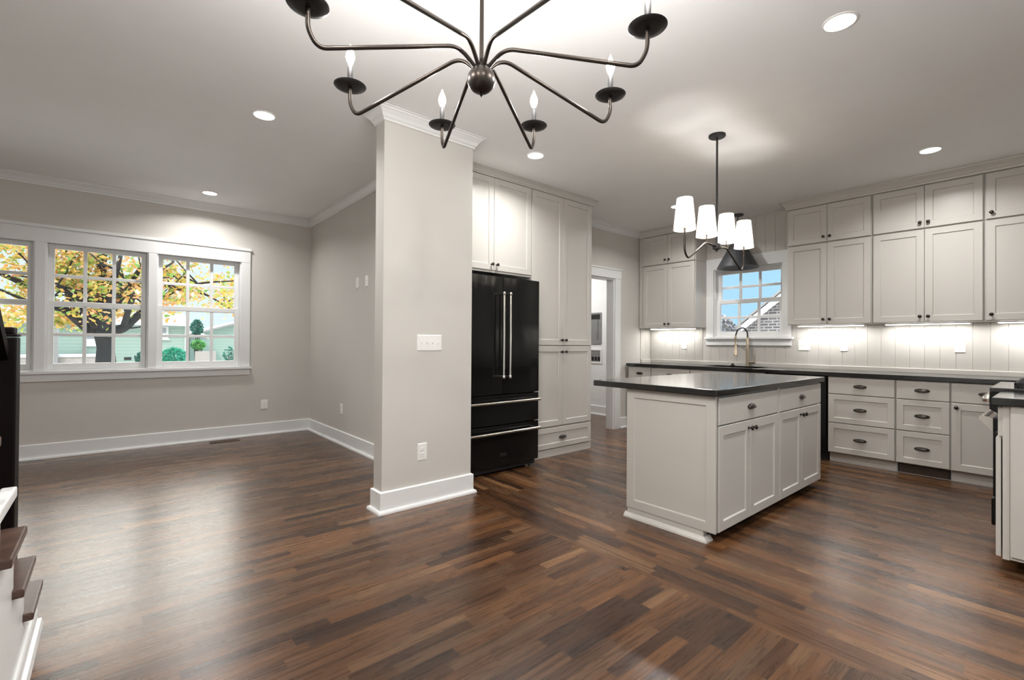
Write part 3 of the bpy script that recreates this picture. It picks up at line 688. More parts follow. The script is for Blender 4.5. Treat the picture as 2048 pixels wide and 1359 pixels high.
for z0, z1, hz in ((.447, .712, .655), (.068, .437, .382)):
    d_ = obj('drawer', bowed(RX0, RX1, z0, z1, .012), 'fridge', t, 30); obj('handle', bar((RX0 + .035, RY - .055, hz), (RX1 - .035, RY - .055, hz), .055), 'steel', d_, 50)
obj('badge', MB().box(2.70, 2.785, RY - .0015, RY + .0005, .155, .185), 'rubber', t)
b = MB().box(RX0 + .03, RX1 - .03, RY + .03, RY + .06, .022, .062); obj('kick_grille', b, 'rubber', t)
for fx_ in (RX0 + .09, RX1 - .09): obj('foot', MB().lathe([(0, 0), (.020, 0), (.020, .008), (.010, .012), (.010, .0295), (0, .0295)], c=(fx_, RY + .09, 0)), 'steel', t, 35)
for fx_ in (RX0 + .09, RX1 - .09): obj('foot', MB().lathe([(0, 0), (.020, 0), (.020, .008), (.010, .012), (.010, .0295), (0, .0295)], c=(fx_, 3.98, 0)), 'steel', t, 35)

# ------------------------------------------------------------------ island
IX0, IX1 = 2.755, 4.565; ID = .615                          # FI: depth 0 at the seating side
t = thing('kitchen_island', 'white-greige kitchen island with doors and drawers under black top', 'kitchen island', (3.66, 1.66, 0))
obj('carcass', MB(FI).box(IX0 + .001, IX1, 0, ID, .063, .881, .0015), 'cab', t)
obj('toe_kick', MB(FI).box(IX0 + .03, IX1 - .01, .02, .555, 0, .0625), 'rubber', t)
PI_ = Frame(lambda u, d, z: (2.755 - d, u, z), -PI / 2)
obj('end_panel', front(PI_, 1.350, 1.981, .063, .880, .020, t=.0195, rail=.058), 'cab', t)
b = MB(); b.box(2.740, 2.784, 1.425, 1.975, 0, .0625); obj('base_board', b, 'cab', t)
obj('shoe_moulding', MB().sweep([(2.740, 1.99), (2.740, 1.420), (2.80, 1.420)], [(0, .0005), (0, .030), (.006, .028), (.022, .012), (.026, .0005)], -1 if False else 1), 'cab', t)
IF_ = ID + .022
for a0, a1, mid in ((2.768, 3.652, 3.197), (3.688, 4.560, 4.120)):
    add_drawer(t, FI, a0, a1, .705, .868, IF_, False, True, .787)
    for c0, c1, k in ((a0, mid - .0015, mid - .030), (mid + .0015, a1, mid + .030)): add_door(t, FI, c0, c1, .066, .697, IF_, (k, .650))
obj('stile', MB(FI).box(3.654, 3.686, ID, ID + .018, .066, .880), 'cab', t)
b = MB().box(2.700, 4.600, 1.325, 2.250, .882, .922, .004); tag(obj('island_countertop', b, 'stone'), 'black stone slab overhanging the kitchen island', 'countertop')

# ------------------------------------------------------------------ range and the near cabinet
GX0, GX1 = 3.62, 4.155
t = cabinet(FG, 'near_base_cabinet', 'greige base cabinet seen end-on at the photo edge beside the range', GX0, GX1, .065, .874, .625, None, .55)
add_drawer(t, FG, GX0 + .008, GX1 - .008, .712, .866, .678 - .008, False); o = add_door(t, FG, GX0 + .008, GX1 - .008, .07, .702, .678, (GX1 - .05, .66))
obj('face_frame', MB(FG).box(GX0, GX1, .626, .652, .062, .872), 'cab', t)
obj('end_panel', MB(FG).box(GX0 - .012, GX0 - .0005, .02, .620, .085, .874), 'cab', t)
obj('base_board', MB(FG).box(GX0 - .012, GX0 - .0005, .02, .555, .0, .084), 'cab', t)
b = MB(FG).box(GX0 - .030, GX1 + .003, .001, .690, .877, .917, .003); tag(obj('countertop', b, 'stone'), 'short black stone counter on the near cabinet by the range', 'countertop')
t = thing('range', 'black gas range with steel knobs and pro-style handle', 'range', (4.54, -.05, 0)); R0, R1 = 4.165, 4.925
PG = FG
obj('body', MB(FG).box(R0, R1, .02, .675, .04, .905, .004), 'rubber', t)
obj('cooktop', MB(FG).box(R0 - .0, R1 + .0, .02, .742, .906, .934, .004), 'stone', t)
b = MB(); b.prism([(YRANGE + .676, .755), (YRANGE + .742, .80), (YRANGE + .742, .905), (YRANGE + .676, .905)], R0, R1, 'yz'); obj('control_panel', b, 'fridge', t)
for i in range(5):
    kx = R0 + .10 + i * .14; b = MB().lathe([(.026, .742), (.026, .748), (.021, .752), (.019, .776), (.016, .78), (0, .78)], c=(kx, YRANGE, .855), axis='y', seg=16)
    obj('knob', b, 'steel', t, 35)
o = obj('oven_door', MB(FG).box(R0 + .002, R1 - .005, .678, .727, .26, .75, .006), 'fridge', t)
hb = MB(); hb.tube([(R0 + .02, YRANGE + .775, .735), (R1 - .02, YRANGE + .775, .735)], .015, 14)
for hx2 in (R0 + .03, R1 - .03):
    hb.prism([(YRANGE + .7275, .66), (YRANGE + .7275, .745), (YRANGE + .785, .752), (YRANGE + .792, .735), (YRANGE + .775, .715)], hx2 - .02, hx2 + .02, 'yz')
obj('handle', hb, 'steel', o, 40)
obj('drawer', MB(FG).box(R0 + .002, R1 - .005, .678, .734, .085, .25, .006), 'fridge', t)
for gx in (R0 + .06, R0 + .31, R0 + .555):
    b = MB(FG); x0, x1 = gx, gx + .19
    for a in (x0, (x0 + x1) / 2 - .006, x1 - .012): b.box(a, a + .012, .10, .64, .952, .968, .002)
    for d_ in (.10, .28, .45, .628): b.box(x0, x1, d_, d_ + .012, .950, .966, .002)
    for a in (x0, x1 - .012):
        for d_ in (.10, .628): b.box(a, a + .012, d_, d_ + .012, .9345, .951)
    obj('grate', b, 'iron', t)
for a in (R0 + .03, R1 - .05):
    for d_ in (.06, .62): obj('foot', MB(FG).box(a, a + .03, d_, d_ + .03, 0, .039), 'rubber', t)

# ------------------------------------------------------------------ wall plates
def plate(P, u, z, w, h, name, label, cat, kind, rot_ok=True, group=None):
    t = thing(name, label, cat, P(u, 0, z), group)
    def rr(i, d): return [(u - w / 2 + i, d, z - h / 2 + i), (u + w / 2 - i, d, z - h / 2 + i), (u + w / 2 - i, d, z + h / 2 - i), (u - w / 2 + i, d, z + h / 2 - i)]
    obj('cover_plate', MB(P).rings([rr(0, .0005), rr(0, .003), rr(.004, .006)]), 'plastic', t)
    if kind[0] == 't':                                   # toggles
        n = int(kind[1])
        for i in range(n):
            c = u + (i - (n - 1) / 2) * .046
            m = MB(P); m.rings([[(c - .004, .006, z - .011), (c + .004, .006, z - .011), (c + .004, .006, z + .011), (c - .004, .006, z + .011)], [(c - .003, .015, z + .001), (c + .003, .015, z + .001), (c + .003, .014, z + .009), (c - .003, .014, z + .009)]])
            obj('toggle', m, 'plastic', t)
    elif kind == 'outlet':
        for s in (-1, 1):
            m = MB(P); zc = z + s * .020; m.box(u - .0165, u + .0165, .006, .0085, zc - .014, zc + .014, .002); r_ = obj('receptacle', m, 'plastic', t)
            m = MB(P); m.box(u - .008, u - .006, .0086, .009, zc - .002, zc + .006); m.box(u + .006, u + .008, .0086, .009, zc - .002, zc + .006); m.box(u - .0018, u + .0018, .0086, .009, zc - .009, zc - .005); obj('slots', m, 'slot', r_)
    elif kind == 'jack':
        obj('jack', MB(P).box(u - .01, u + .01, .006, .009, z - .012, z + .012, .002), 'plastic', t)
    return t
PPier = lambda u, d, z: (u, 3.075 - d, z); PNw = lambda u, d, z: (u, YN - d, z); PDv = lambda u, d, z: (XDIV0 - d, u, z); PK9 = lambda u, d, z: (XE - .009 - d, u, z)
plate(PPier, 1.806, 1.187, .208, .118, 'switch_plate', 'wide four-toggle white switch plate on the pier', 'light switch', 't4')
plate(PPier, 1.752, .387, .078, .125, 'wall_outlet', 'white outlet low on the front of the pier', 'outlet', 'outlet')
plate(PNw, 1.50, .385, .078, .118, 'wall_outlet', 'white outlet below and beside the triple window', 'outlet', 'outlet')
plate(PDv, 5.486, .407, .075, .118, 'wall_outlet', 'white outlet low on the shaded wall behind the pier', 'outlet', 'outlet')
plate(PDv, 5.05, 1.838, .075, .118, 'wall_plate', 'white wall plate high behind the pier, nearer the room corner', 'wall plate', 'jack')
plate(PDv, 4.80, 1.836, .075, .118, 'wall_plate', 'white wall plate high behind the pier, nearer the pier', 'wall plate', 'jack')
plate(PK9, 3.527, 1.178, .078, .118, 'wall_outlet', 'white outlet on the panelling under the cabinet by the laundry', 'outlet', 'outlet')
plate(PK9, 2.005, 1.185, .122, .122, 'switch_plate', 'two-toggle white switch plate beside the sink window', 'light switch', 't2')
plate(PK9, 1.606, 1.181, .078, .118, 'wall_outlet', 'white outlet on the panelling above the wide drawer cabinet', 'outlet', 'outlet')
plate(PK9, .665, 1.185, .078, .118, 'wall_outlet', 'white outlet on the panelling nearest the range', 'outlet', 'outlet')
# floor register
t = thing('floor_register', 'brown floor register under the triple window', 'vent', (1.04, 6.49, 0))
obj('frame', MB().box(.885, 1.195, 6.43, 6.55, .0005, .005, .002), 'vent', t); b = MB()
for i in range(9): b.box(.905 + i * .031, .918 + i * .031, 6.445, 6.535, .0052, .0062)
obj('slots', b, 'slot', t)
# laundry boxes in the wall
def recess(u0, u1, z0, z1, name, label, cat, plate_mat):
    t = thing(name, label, cat, (XE, (u0 + u1) / 2, z0)); P = lambda u, d, z: (XE - d, u, z); k = .03
    b = MB(P); b.box(u0, u0 + k, 0.0005, .012, z0, z1, .002); b.box(u1 - k, u1, .0005, .012, z0, z1, .002); b.box(u0 + k, u1 - k, .0005, .012, z0, z0 + k, .002); b.box(u0 + k, u1 - k, .0005, .012, z1 - k, z1, .002)
    obj('flange', b, plate_mat, t); return t, P, k
t, P_, k = recess(5.02, 5.34, 1.18, 1.71, 'dryer_vent_box', 'grey metal dryer vent box on the laundry wall', 'dryer vent box', 'galv')
obj('back_panel', MB(P_).box(5.05, 5.31, .0005, .003, 1.21, 1.68), 'galv', t); obj('hood', MB(P_).box(5.05, 5.31, .004, .010, 1.60, 1.68, .002), 'slot', t); obj('fold', MB(P_).box(5.10, 5.13, .004, .010, 1.25, 1.59, .003), 'galv', t)
t, P_, k = recess(5.01, 5.27, .855, 1.105, 'washer_outlet_box', 'white washer outlet box below the dryer vent box', 'outlet box', 'plastic')
obj('back_panel', MB(P_).box(5.04, 5.24, .0005, .002, .885, 1.075), 'galv', t)
for uu in (5.075, 5.14, 5.205): obj('valve', MB(P_).box(uu - .012, uu + .012, .003, .020, .90, .97, .003), 'rubber', t)

# ------------------------------------------------------------------ recessed ceiling lights
def can(x, y, label, r=.066):
    t = thing('recessed_light', label, 'ceiling light', (x, y, CEIL), 'recessed ceiling lights')
    obj('trim_ring', MB().lathe([(r, CEIL - .0005), (r + .011, CEIL - .0005), (r + .010, CEIL - .005), (r + .002, CEIL - .008), (r, CEIL - .006)], c=(x, y, 0), seg=32, cap0=False, cap1=False), 'plastic', t, 40)
    obj('diffuser', MB().lathe([(0, CEIL - .0005), (r - .001, CEIL - .0005), (r - .001, CEIL - .005), (0, CEIL - .0065)], c=(x, y, 0), seg=32), 'lens', t, 40)
    lamp('can_glow', 'AREA', (x, y, CEIL - .012), P_CAN, NEUTRAL, t, shape='DISK', size=2 * r, spread=math.radians(150))
for x, y, lab in ((.826, 3.745, 'recessed light in the living room ceiling nearer the chandelier'), (.815, 6.11, 'recessed light just in front of the triple window'), (2.793, 2.985, 'recessed light in front of the over-refrigerator cabinet'), (2.783, .74, 'largest recessed light, at the upper edge beyond the chandelier'), (5.18, .735, 'recessed light above the three-drawer cabinets'), (5.09, 2.985, 'recessed light peeking out behind the linear pendant shades')): can(x, y, lab)
for x, y, lab in ((.8, -.9, 'added unseen fill light over the dining end, behind the photographer'), (2.7, -1.1, 'added unseen fill light by the range wall return, behind the photographer'), (-.9, 1.5, 'added unseen fill light over the stairs')): can(x, y, lab)  # three extra fixtures added out of view as fill for the room
lamp('laundry_lamp', 'AREA', (5.2, 5.4, 2.7), P_LAUNDRY, (1, .98, .96), None, shape='DISK', size=.3)

# ------------------------------------------------------------------ chandelier
HX, HY, ZD = .876, 1.187, 2.077
t = thing('chandelier', 'dark bronze eight-arm candle chandelier', 'chandelier', (HX, HY, CEIL))
obj('canopy', MB().lathe([(0, CEIL - .0005), (.065, CEIL - .0005), (.065, CEIL - .012), (.05, CEIL - .022), (.012, CEIL - .028), (.0, CEIL - .028)], c=(HX, HY, 0)), 'bronze', t, 35)
obj('stem', MB().tube([(HX, HY, CEIL - .028), (HX, HY, 2.045)], .0068, 12), 'bronze', t, 50)
prof = [(0, 1.958), (.003, 1.962), (.006, 1.968), (.005, 1.971)] + [(.044 * math.sin(a), 2.012 - .042 * math.cos(a)) for a in [math.radians(d) for d in range(18, 150, 12)]] + [(.021, 2.050), (.021, 2.058), (.010, 2.062), (0, 2.062)]
obj('hub', MB().lathe(prof, c=(HX, HY, 0), seg=32), 'bronze', t, 35)
ANG = [119.7, 72.2, 27.9, -14.3, -57.5, 166.4, -105.0, -154.0]
for a in ANG:
    ca, sa = math.cos(math.radians(a)), math.sin(math.radians(a)); rp = lambda r, z: (HX + r * ca, HY + r * sa, z)
    pts = bend([rp(.018, 2.045), rp(.075, 2.098), rp(.475, 1.975), rp(.5, 2.02), rp(.5, ZD)], [.05, .055, .02], 7)
    arm = obj('arm', MB().tube(pts, .0063, 10), 'bronze', t, 50)
    obj('drip_pan', MB().lathe([(.006, ZD), (.03, ZD - .001), (.052, ZD + .004), (.0545, ZD + .007), (.052, ZD + .0075), (.03, ZD + .003), (.006, ZD + .003)], c=rp(.5, 0), seg=28), 'dark_bronze', arm, 50)
    obj('candle_sleeve', MB().lathe([(0, ZD + .003), (.0095, ZD + .003), (.0095, ZD + .078), (.008, ZD + .080), (0, ZD + .080)], c=rp(.5, 0), seg=16), 'dark_bronze', arm, 40)
    obj('bulb', MB().lathe([(.006, ZD + .080), (.0085, ZD + .086), (.0135, ZD + .098), (.0155, ZD + .108), (.013, ZD + .122), (.007, ZD + .136), (.003, ZD + .145), (.001, ZD + .152), (0, ZD + .153)], c=rp(.5, 0), seg=16), 'bulb', arm, 60)
    lamp('candle_glow', 'POINT', rp(.5, ZD + .108), P_CHAND, WARM, t, shadow_soft_size=.012)

# ------------------------------------------------------------------ linear island pendant
LX, LY, LZ = 3.585, 1.765, 1.950
t = thing('island_pendant', 'dark bronze linear pendant with four white lit shades over the island', 'pendant light', (LX, LY, CEIL))
obj('canopy', MB().lathe([(0, CEIL - .0005), (.062, CEIL - .0005), (.062, CEIL - .014), (.056, CEIL - .019), (.0, CEIL - .021)], c=(LX, LY, 0), seg=32), 'dark_bronze', t, 35)
obj('stem', MB().tube([(LX, LY, CEIL - .021), (LX, LY, LZ + .02)], .0075, 12), 'dark_bronze', t, 50)
b = MB().box(LX - .024, LX + .024, LY - .024, LY + .024, LZ - .02, LZ + .024, .003); b.lathe([(0, LZ - .042), (.006, LZ - .040), (.008, LZ - .03), (.02, LZ - .0205), (0, LZ - .0205)], c=(LX, LY, 0), seg=16); obj('hub', b, 'dark_bronze', t, 40)
for s in (-1, 1):
    arm = obj('arm', MB().tube(bend([(LX + s * .024, LY, LZ), (LX + s * .165, LY, LZ + .010), (LX + s * .43, LY, LZ - .145), (LX + s * .475, LY, LZ - .10), (LX + s * .475, LY, LZ + .065)], [.03, .06, .05], 7), .0075, 10), 'bronze', t, 50)
    obj('riser', MB().tube([(LX + s * .160, LY, LZ + .010), (LX + s * .160, LY, LZ + .065)], .005, 10), 'bronze', arm, 50)
for off in (-.475, -.160, .160, .475):
    c = (LX + off, LY, 0); zb = LZ + .055
    sh = obj('shade', MB().lathe([(.076, zb), (.054, zb + .225), (.0525, zb + .225), (.0745, zb)], c=c, seg=36, cap0=False, cap1=False).rings([[(c[0] + r_ * math.cos(2 * PI * i / 36), c[1] + r_ * math.sin(2 * PI * i / 36), zb) for i in range(36)] for r_ in (.0745, .076)], False, False), 'shade', t, 40)
    obj('socket', MB().lathe([(0, zb + .010), (.013, zb + .010), (.015, zb + .016), (.015, zb + .045), (.012, zb + .05), (0, zb + .05)], c=c, seg=16), 'nickel', sh, 35)
    obj('bulb', MB().lathe([(.011, zb + .050), (.018, zb + .070), (.026, zb + .095), (.027, zb + .11), (.02, zb + .13), (0, zb + .137)], c=c, seg=18), 'inner_bulb', sh, 60)
    lamp('shade_glow', 'POINT', (c[0], c[1], zb + .105), P_SHADE, WARM, t, shadow_soft_size=.02)

# ------------------------------------------------------------------ cone pendant over the sink
CX, CY = 5.98, 2.675
t = thing('sink_pendant', 'charcoal cone pendant hanging in front of the sink window', 'pendant light', (CX, CY, CEIL))
obj('canopy', MB().lathe([(0, CEIL - .0005), (.065, CEIL - .0005), (.065, CEIL - .016), (.058, CEIL - .02), (0, CEIL - .022)], c=(CX, CY, 0), seg=32), 'charcoal', t, 35)
obj('stem', MB().tube([(CX, CY, CEIL - .022), (CX, CY, 2.52)], .007, 12), 'charcoal', t, 50)
sh = obj('shade', MB().lathe([(.02, 2.522), (.045, 2.52), (.242, 2.150), (.238, 2.150), (.043, 2.513), (.02, 2.515)], c=(CX, CY, 0), seg=48, cap0=False, cap1=False), 'charcoal', t, 30)
obj('socket', MB().lathe([(0, 2.514), (.018, 2.514), (.018, 2.46), (.0, 2.46)], c=(CX, CY, 0), seg=16), 'charcoal', sh, 35)
obj('bulb', MB().lathe([(.012, 2.46), (.02, 2.44), (.030, 2.41), (.028, 2.385), (.015, 2.365), (0, 2.36)], c=(CX, CY, 0), seg=18), 'inner_bulb', sh, 60)
lamp('sink_glow', 'POINT', (CX, CY, 2.38), P_SINK, WARM, t, shadow_soft_size=.03)

# ------------------------------------------------------------------ stairs beside the photographer
SX = -.235; RISE, RUN = .19, .262
t = thing('staircase', 'white stairs with dark oak treads rising at the photo edge', 'staircase', (-.70, 2.0, 0))
NS = 9
for i in range(NS):
    yf = 2.755 - i * RUN; z = RISE * (i + 1)
    xe = SX - .004 if i == 3 else SX + .028
    if i == 3: obj('nosing', MB().box(xe + .0005, SX + .030, yf - RUN - .035, yf + .028, z - .030, z + .001, .005), 'trim', t, None, 'white nosing strip')  # this tread alone gets a separate white edge strip
    tr = MB(); tr.box(-1.20, xe, yf - RUN - .035, yf + .028, z - .028, z, .006)
    obj('tread', tr, 'tread', t)
    obj('riser', MB().box(-1.20, SX - .002, yf - .016, yf, z - RISE + (.0005 if i == 0 else .0), z - .0285), 'trim', t)
pts = [(2.755, 0.0005)]
for i in range(NS):
    yf = 2.755 - i * RUN; pts.append((yf, RISE * (i + 1) - .0285)); pts.append((yf - RUN, RISE * (i + 1) - .0285))
pts.append((2.755 - NS * RUN, .0005))
obj('stringer', MB().prism(pts, SX - .022, SX - .0005, 'yz'), 'trim', t)
sk = MB(); sk.sweep([(SX, .45), (SX, 2.775), (SX - .4, 2.775)], [(0, .0005), (0, .075), (.008, .075), (.012, .068), (.012, .026), (.024, .022), (.030, .0005)], 1); obj('skirt_shoe', sk, 'trim', t)
t = thing('newel_post', 'near-black square newel post at the photo edge', 'newel post', (-.328, 2.66, .19)); NX, NY = -.328, 2.665
obj('shaft', MB().box(NX - .052, NX + .052, NY - .052, NY + .052, .1905, 1.20, .006), 'newel', t); obj('cap', MB().box(NX - .054, NX + .054, NY - .054, NY + .054, 1.201, 1.212, .006), 'newel', t)
obj('collar', MB().box(NX - .044, NX + .044, NY - .044, NY + .044, 1.2125, 1.238, .006), 'newel', t)
t = thing('handrail', 'near-black sloping handrail climbing from the newel post', 'handrail', (NX, 2.6, 1.2)); sl = RISE / RUN
b = MB(); b.rings([[(NX - .03, y_, 1.12 + (2.60 - y_) * sl), (NX + .03, y_, 1.12 + (2.60 - y_) * sl), (NX + .034, y_, 1.155 + (2.60 - y_) * sl), (NX + .018, y_, 1.185 + (2.60 - y_) * sl), (NX - .018, y_, 1.185 + (2.60 - y_) * sl), (NX - .034, y_, 1.155 + (2.60 - y_) * sl)] for y_ in (2.611, .5)]); obj('rail', b, 'newel', t)
for i in range(1, 8):
    for f in (.07, .20):
        yb = 2.755 - i * RUN - f; zt = RISE * (i + 1)
        if yb < .55: continue
        obj('baluster', MB().box(NX - .015, NX + .015, yb - .015, yb + .015, zt + .0005, 1.119 + (2.60 - yb) * sl - .002), 'newel', t)

# ------------------------------------------------------------------ outdoors to the north: maple, green house, shrubs
GZ = -.65
tag(obj('ground', MB().box(-25, 45, YN + .16, 60, GZ - .2, GZ), 'bounce_ground'), 'yard ground outside the living room windows, made pale to bounce daylight', 'ground', kind='structure')
tag(obj('side_yard', MB().box(XE + .16, 45, -20, YN + .159, GZ - .2, GZ), 'bounce_ground'), 'side yard ground outside the sink window, made pale to bounce daylight', 'ground', kind='structure')
def leaves(n, sampler, size, seed):
    r = random.Random(seed); m = MB()
    for _ in range(n):
        c = Vector(sampler(r))
        for _k in range(1):
            s = size * r.uniform(.6, 1.3); a = Vector((r.gauss(0, 1), r.gauss(0, 1), r.gauss(0, .7))).normalized(); b_ = a.cross(Vector((r.gauss(0, 1), r.gauss(0, 1), r.gauss(0, 1)))).normalized()
            q = [c - a * s, c + b_ * s * .55 - a * .15 * s, c + a * s, c - b_ * s * .55 - a * .15 * s]
            m.face([m.v(*p) for p in q])
    return m
t = thing('maple_tree', 'large dark-trunked maple with orange and yellow autumn leaves', 'tree', (-.1, 16, GZ))
TY = 16.0
limbs = [([(-.10, 0, GZ), (-.10, 0, .4), (-.11, .02, 1.0), (-.14, .05, 1.42), (-.17, .1, 2.2), (-.22, .2, 3.0), (-.1, .3, 4.2)], [.34, .23, .18, .22, .17, .12, .06]),
 ([(-.14, 0, 1.36), (-.42, -.1, 1.46), (-.62, -.1, 1.66), (-1.03, -.2, 2.1), (-1.5, -.2, 2.45), (-2.3, -.3, 2.9)], [.14, .11, .10, .085, .07, .03]),
 ([(-.16, .05, 1.5), (-.4, .2, 1.95), (-.7, .3, 2.5), (-1.05, .4, 2.85), (-1.6, .5, 3.6)], [.11, .10, .085, .07, .03]),
 ([(-.12, -.05, 1.38), (.22, -.2, 1.50), (.42, -.3, 1.72), (.63, -.3, 1.95), (1.1, -.5, 2.4), (1.8, -.6, 2.75), (2.7, -.8, 2.9)], [.13, .11, .10, .085, .055, .03, .015]),
 ([(-.16, .0, 1.6), (.08, .2, 2.1), (.3, .3, 2.55), (.62, .4, 3.2), (1.0, .5, 3.9)], [.10, .09, .075, .055, .03]),
 ([(-.18, .1, 2.0), (-.42, -.3, 2.5), (-.5, -.5, 3.1), (-.6, -.6, 3.8)], [.08, .07, .05, .03]),
 ([(2.95, .3, 2.05), (2.55, .2, 2.25), (2.1, 0, 2.5), (1.6, -.1, 2.6), (1.1, -.2, 2.7)], [.02, .025, .03, .035, .05]),
 ([(-.62, -.1, 1.66), (-.9, .2, 2.5), (-1.3, .3, 3.2)], [.06, .045, .02]),
 ([(-.12, -.3, 1.5), (-.05, -.7, 2.2), (.1, -1.0, 2.9), (.2, -1.1, 3.5)], [.09, .075, .055, .03]),
 ([(-.3, -.6, 1.5), (-.62, -.9, 2.1), (-.95, -1.1, 2.45), (-1.25, -1.2, 2.6)], [.07, .06, .045, .02]),
 ([(.25, -.5, 1.6), (.42, -.9, 2.3), (.66, -1.1, 2.7), (1.2, -1.2, 3.2)], [.07, .055, .045, .02]),
 ([(-.9, -.8, 1.9), (-1.3, -1.0, 2.0), (-1.9, -1.1, 2.3)], [.05, .04, .02])]
b = MB()
for pts, rad in limbs:
    P_ = curve_pts([(x_, TY + y_, z_) for x_, y_, z_ in pts], 6); n = len(P_); rr_ = []
    for i in range(n):
        f = i / (n - 1) * (len(rad) - 1); k = min(int(f), len(rad) - 2); rr_.append(rad[k] + (rad[k + 1] - rad[k]) * (f - k))
    b.tube(P_, rr_, 9)
obj('trunk', b, 'bark', t, 60)
b = MB(); tw = random.Random(3)
for pts, rad in limbs[1:]:
    for _ in range(9):
        k = tw.randrange(1, len(pts)); p = Vector((pts[k][0], TY + pts[k][1], pts[k][2])); d = Vector((tw.uniform(-1, 1), tw.uniform(-.6, .6), tw.uniform(-.2, .9))).normalized() * tw.uniform(.4, .9)
        b.tube(curve_pts([p, p + d * .5 + Vector((0, 0, tw.uniform(-.1, .1))), p + d], 4), [.022] * 4 + [.018] * 4 + [.006], 5)
obj('twigs', b, 'bark', t, 60)
clumps = []; cr2 = random.Random(21)
for _ in range(215):
    x_ = cr2.uniform(-2.6, 3.4); z_ = cr2.uniform(1.75, 4.6)
    if x_ > 1.5 and cr2.random() < (.35 + .3 * (x_ - 1.5) / 1.6): continue
    if x_ > .2 and z_ < 1.95 + .05 * x_: continue
    clumps.append((x_, TY + cr2.uniform(-1.3, 1.6), z_, cr2.uniform(.22, .42)))
for _ in range(14): clumps.append((cr2.uniform(-2.2, -.45), TY + cr2.uniform(.4, 2.5), cr2.uniform(1.38, 1.95), cr2.uniform(.16, .28)))
def in_clump(r):
    c = r.choice(clumps); return (c[0] + r.gauss(0, c[3] * .6), c[1] + r.gauss(0, c[3] * .6), c[2] + r.gauss(0, c[3] * .42))
obj('foliage', leaves(13000, in_clump, .066, 5), 'maple', t)
# green house across the lawn
t = thing('green_house', 'sage green house with pale roof and white trim beyond the maple', 'house', (0, 26, GZ))
HYF = 24.0
obj('wall', MB().box(-6, 2.42, HYF, HYF + 6, GZ, 1.86), 'green', t)
b = MB(); b.prism([(HYF - .35, 1.84), (HYF - .35, 1.90), (HYF + 3, 2.45), (HYF + 6.35, 1.90), (HYF + 6.35, 1.84)], -6.4, 2.62, 'yz'); obj('roof', b, 'roof', t)
obj('fascia', MB().box(-6.4, 2.66, HYF - .40, HYF - .355, 1.80, 1.93), 'ext_white', t); obj('corner_board', MB().box(2.36, 2.46, HYF - .03, HYF - .002, GZ, 1.83), 'ext_white', t)
for x0, x1, z0, z1 in ((-.78, -.22, .96, 1.62), (1.28, 1.80, 1.22, 1.78)):
    f = obj('window', MB().box(x0, x1, HYF - .06, HYF - .001, z0, z1, .01), 'ext_white', t); obj('pane', MB().box(x0 + .08, x1 - .08, HYF - .07, HYF - .061, z0 + .28, z1 - .06), 'dark_glass', f); obj('sill', MB().box(x0 - .03, x1 + .03, HYF - .10, HYF - .061, z0, z0 + .06), 'ext_white', f)
obj('porch_post', MB().box(-1.56, -1.42, HYF - 1.0, HYF - .86, GZ, 1.83), 'roof', t)
obj('stone_base', MB().box(-2.6, -.4, HYF - .8, HYF - .1, GZ, .58), 'stonework', t); obj('stone_cap', MB().box(-2.65, -.35, HYF - .85, HYF - .05, .581, .68), 'ext_white', t)
obj('foundation_vent', MB().box(.40, .62, HYF - .02, HYF - .001, .42, .53), 'slot', t)
# wing with a gable
WY = 25.5
obj('wing_wall', MB().prism([(2.70, GZ), (7.2, GZ), (7.2, 1.42), (4.9, 2.12), (2.70, 1.42)], WY, WY + 5, 'xz'), 'green', t)
b = MB(); b.prism([(2.45, 1.42), (4.95, 2.22), (7.45, 1.42), (7.45, 1.36), (4.95, 2.13), (2.45, 1.36)], WY - .3, WY + 5.2, 'xz'); obj('wing_roof', b, 'roof', t)
obj('porch_roof', MB().prism([(2.47, 1.88), (3.25, 1.38), (3.25, 1.28), (2.47, 1.76)], HYF + .2, HYF + 1.0, 'xz'), 'ext_white', t)
# planting in front of the green house
def shrub(name, label, c, r, n, m, size, seed, cat='shrub', trunk=True, squash=1.0):
    t = thing(name, label, cat, (c[0], c[1], GZ))
    b = MB(); rr = random.Random(seed)
    for _ in range(7):
        e = Vector((c[0] + rr.uniform(-.6, .6) * r, c[1] + rr.uniform(-.5, .5) * r, c[2] + rr.uniform(-.2, .7) * r * squash)); b.tube([(c[0] + rr.uniform(-.05, .05), c[1], GZ), (Vector((c[0], c[1], GZ)) * .4 + e * .6), e], [.025, .018, .006], 6)
    obj('stems', b, 'bark', t, 60)
    def smp(q):
        while True:
            v_ = Vector((q.uniform(-1, 1), q.uniform(-1, 1), q.uniform(-1, 1)))
            if v_.length < 1: break
        v_ = v_.normalized() * (v_.length ** .4)
        return (c[0] + v_.x * r, c[1] + v_.y * r, c[2] + v_.z * r * squash)
    obj('foliage', leaves(n, smp, size, seed), m, t); return t
shrub('shrub', 'round blue-green shrub against the sage house wall', (1.50, 18, .68), .36, 900, 'tealleaf', .055, 31, squash=.8)
shrub('fern_shrub', 'bright green feathery shrub above the concrete planter', (2.16, 18.3, 1.06), .19, 600, 'greenleaf', .055, 32, squash=.8)
shrub('evergreen', 'small dark evergreen behind the porch roof', (2.62, 22.6, 1.72), .22, 600, 'darkleaf', .055, 33, 'evergreen', squash=1.5)
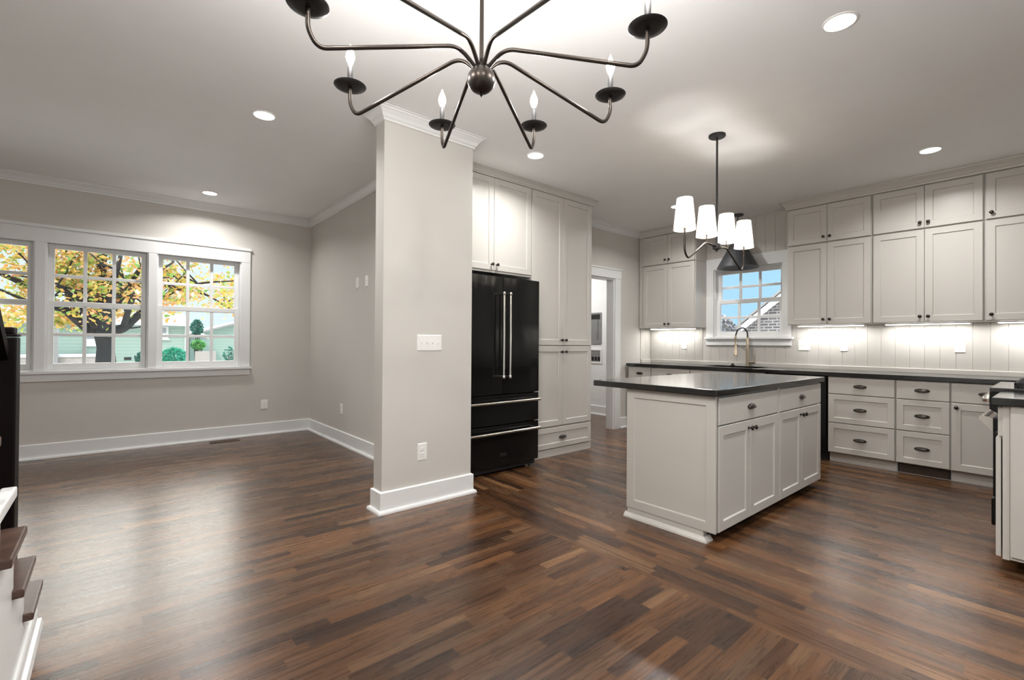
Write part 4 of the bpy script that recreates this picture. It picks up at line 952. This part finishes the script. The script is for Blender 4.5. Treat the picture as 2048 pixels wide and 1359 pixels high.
shrub('low_bush', 'low dark bush at the foot of the maple', (.74, 18, .66), .20, 350, 'darkleaf', .05, 34)
shrub('bare_bush', 'sparse dark-leaved bush nearest the window corner', (2.98, 17.6, .78), .24, 90, 'darkleaf', .06, 35)
tag(obj('planter_wall', MB().box(2.05, 2.62, 18.05, 18.1, GZ, .86, .01), 'planter'), 'low pinkish concrete planter under the feathery shrub', 'planter')
# ------------------------------------------------------------------ outdoors to the east: brick gable and hedge
BX = 13.0
t = thing('brick_house', 'grey brick gable with white rake boards outside the sink window', 'house', (BX + 3, 2.5, GZ))
sl2 = (2.45 - 1.47) / (5.89 - 4.66); yl, yr = 5.72, -.6; zl = 1.60; yc = (yl + yr) / 2; zc = zl + (yl - yc) * sl2
obj('wall', MB().prism([(yl, GZ), (yr, GZ), (yr, zl), (yc, zc), (yl, zl)], BX, BX + 6, 'yz'), 'brick', t)
b = MB(); e = .22; b.prism([(yl + e, zl - e * sl2), (yc, zc), (yr - e, zl - e * sl2), (yr - e, zl - e * sl2 - .17), (yc, zc - .17), (yl + e, zl - e * sl2 - .17)], BX - .30, BX - .26, 'yz'); obj('rake_board', b, 'ext_white', t)
b = MB(); b.prism([(yl + e + .03, zl - e * sl2 + .005), (yc, zc + .03), (yr - e - .03, zl - e * sl2 + .005), (yr - e - .03, zl - e * sl2 + .06), (yc, zc + .10), (yl + e + .03, zl - e * sl2 + .06)], BX - .33, BX + 6.2, 'yz'); obj('roof', b, 'roof', t)
obj('soffit', MB().prism([(yl + e, zl - e * sl2 - .02), (yc, zc - .02), (yr - e, zl - e * sl2 - .02), (yr - e, zl - e * sl2 - .03), (yc, zc - .03), (yl + e, zl - e * sl2 - .03)], BX - .259, BX - .001, 'yz'), 'ext_white', t)
obj('corner_board', MB().box(BX - .03, BX - .002, yl - .02, yl + .10, GZ, zl - .05), 'ext_white', t)
shrub('hedge_tree', 'grey leafy small tree beside the brick house corner', (11.75, 5.72, 1.35), .45, 2600, 'greyleaf', .05, 41, 'tree', squash=1.3)
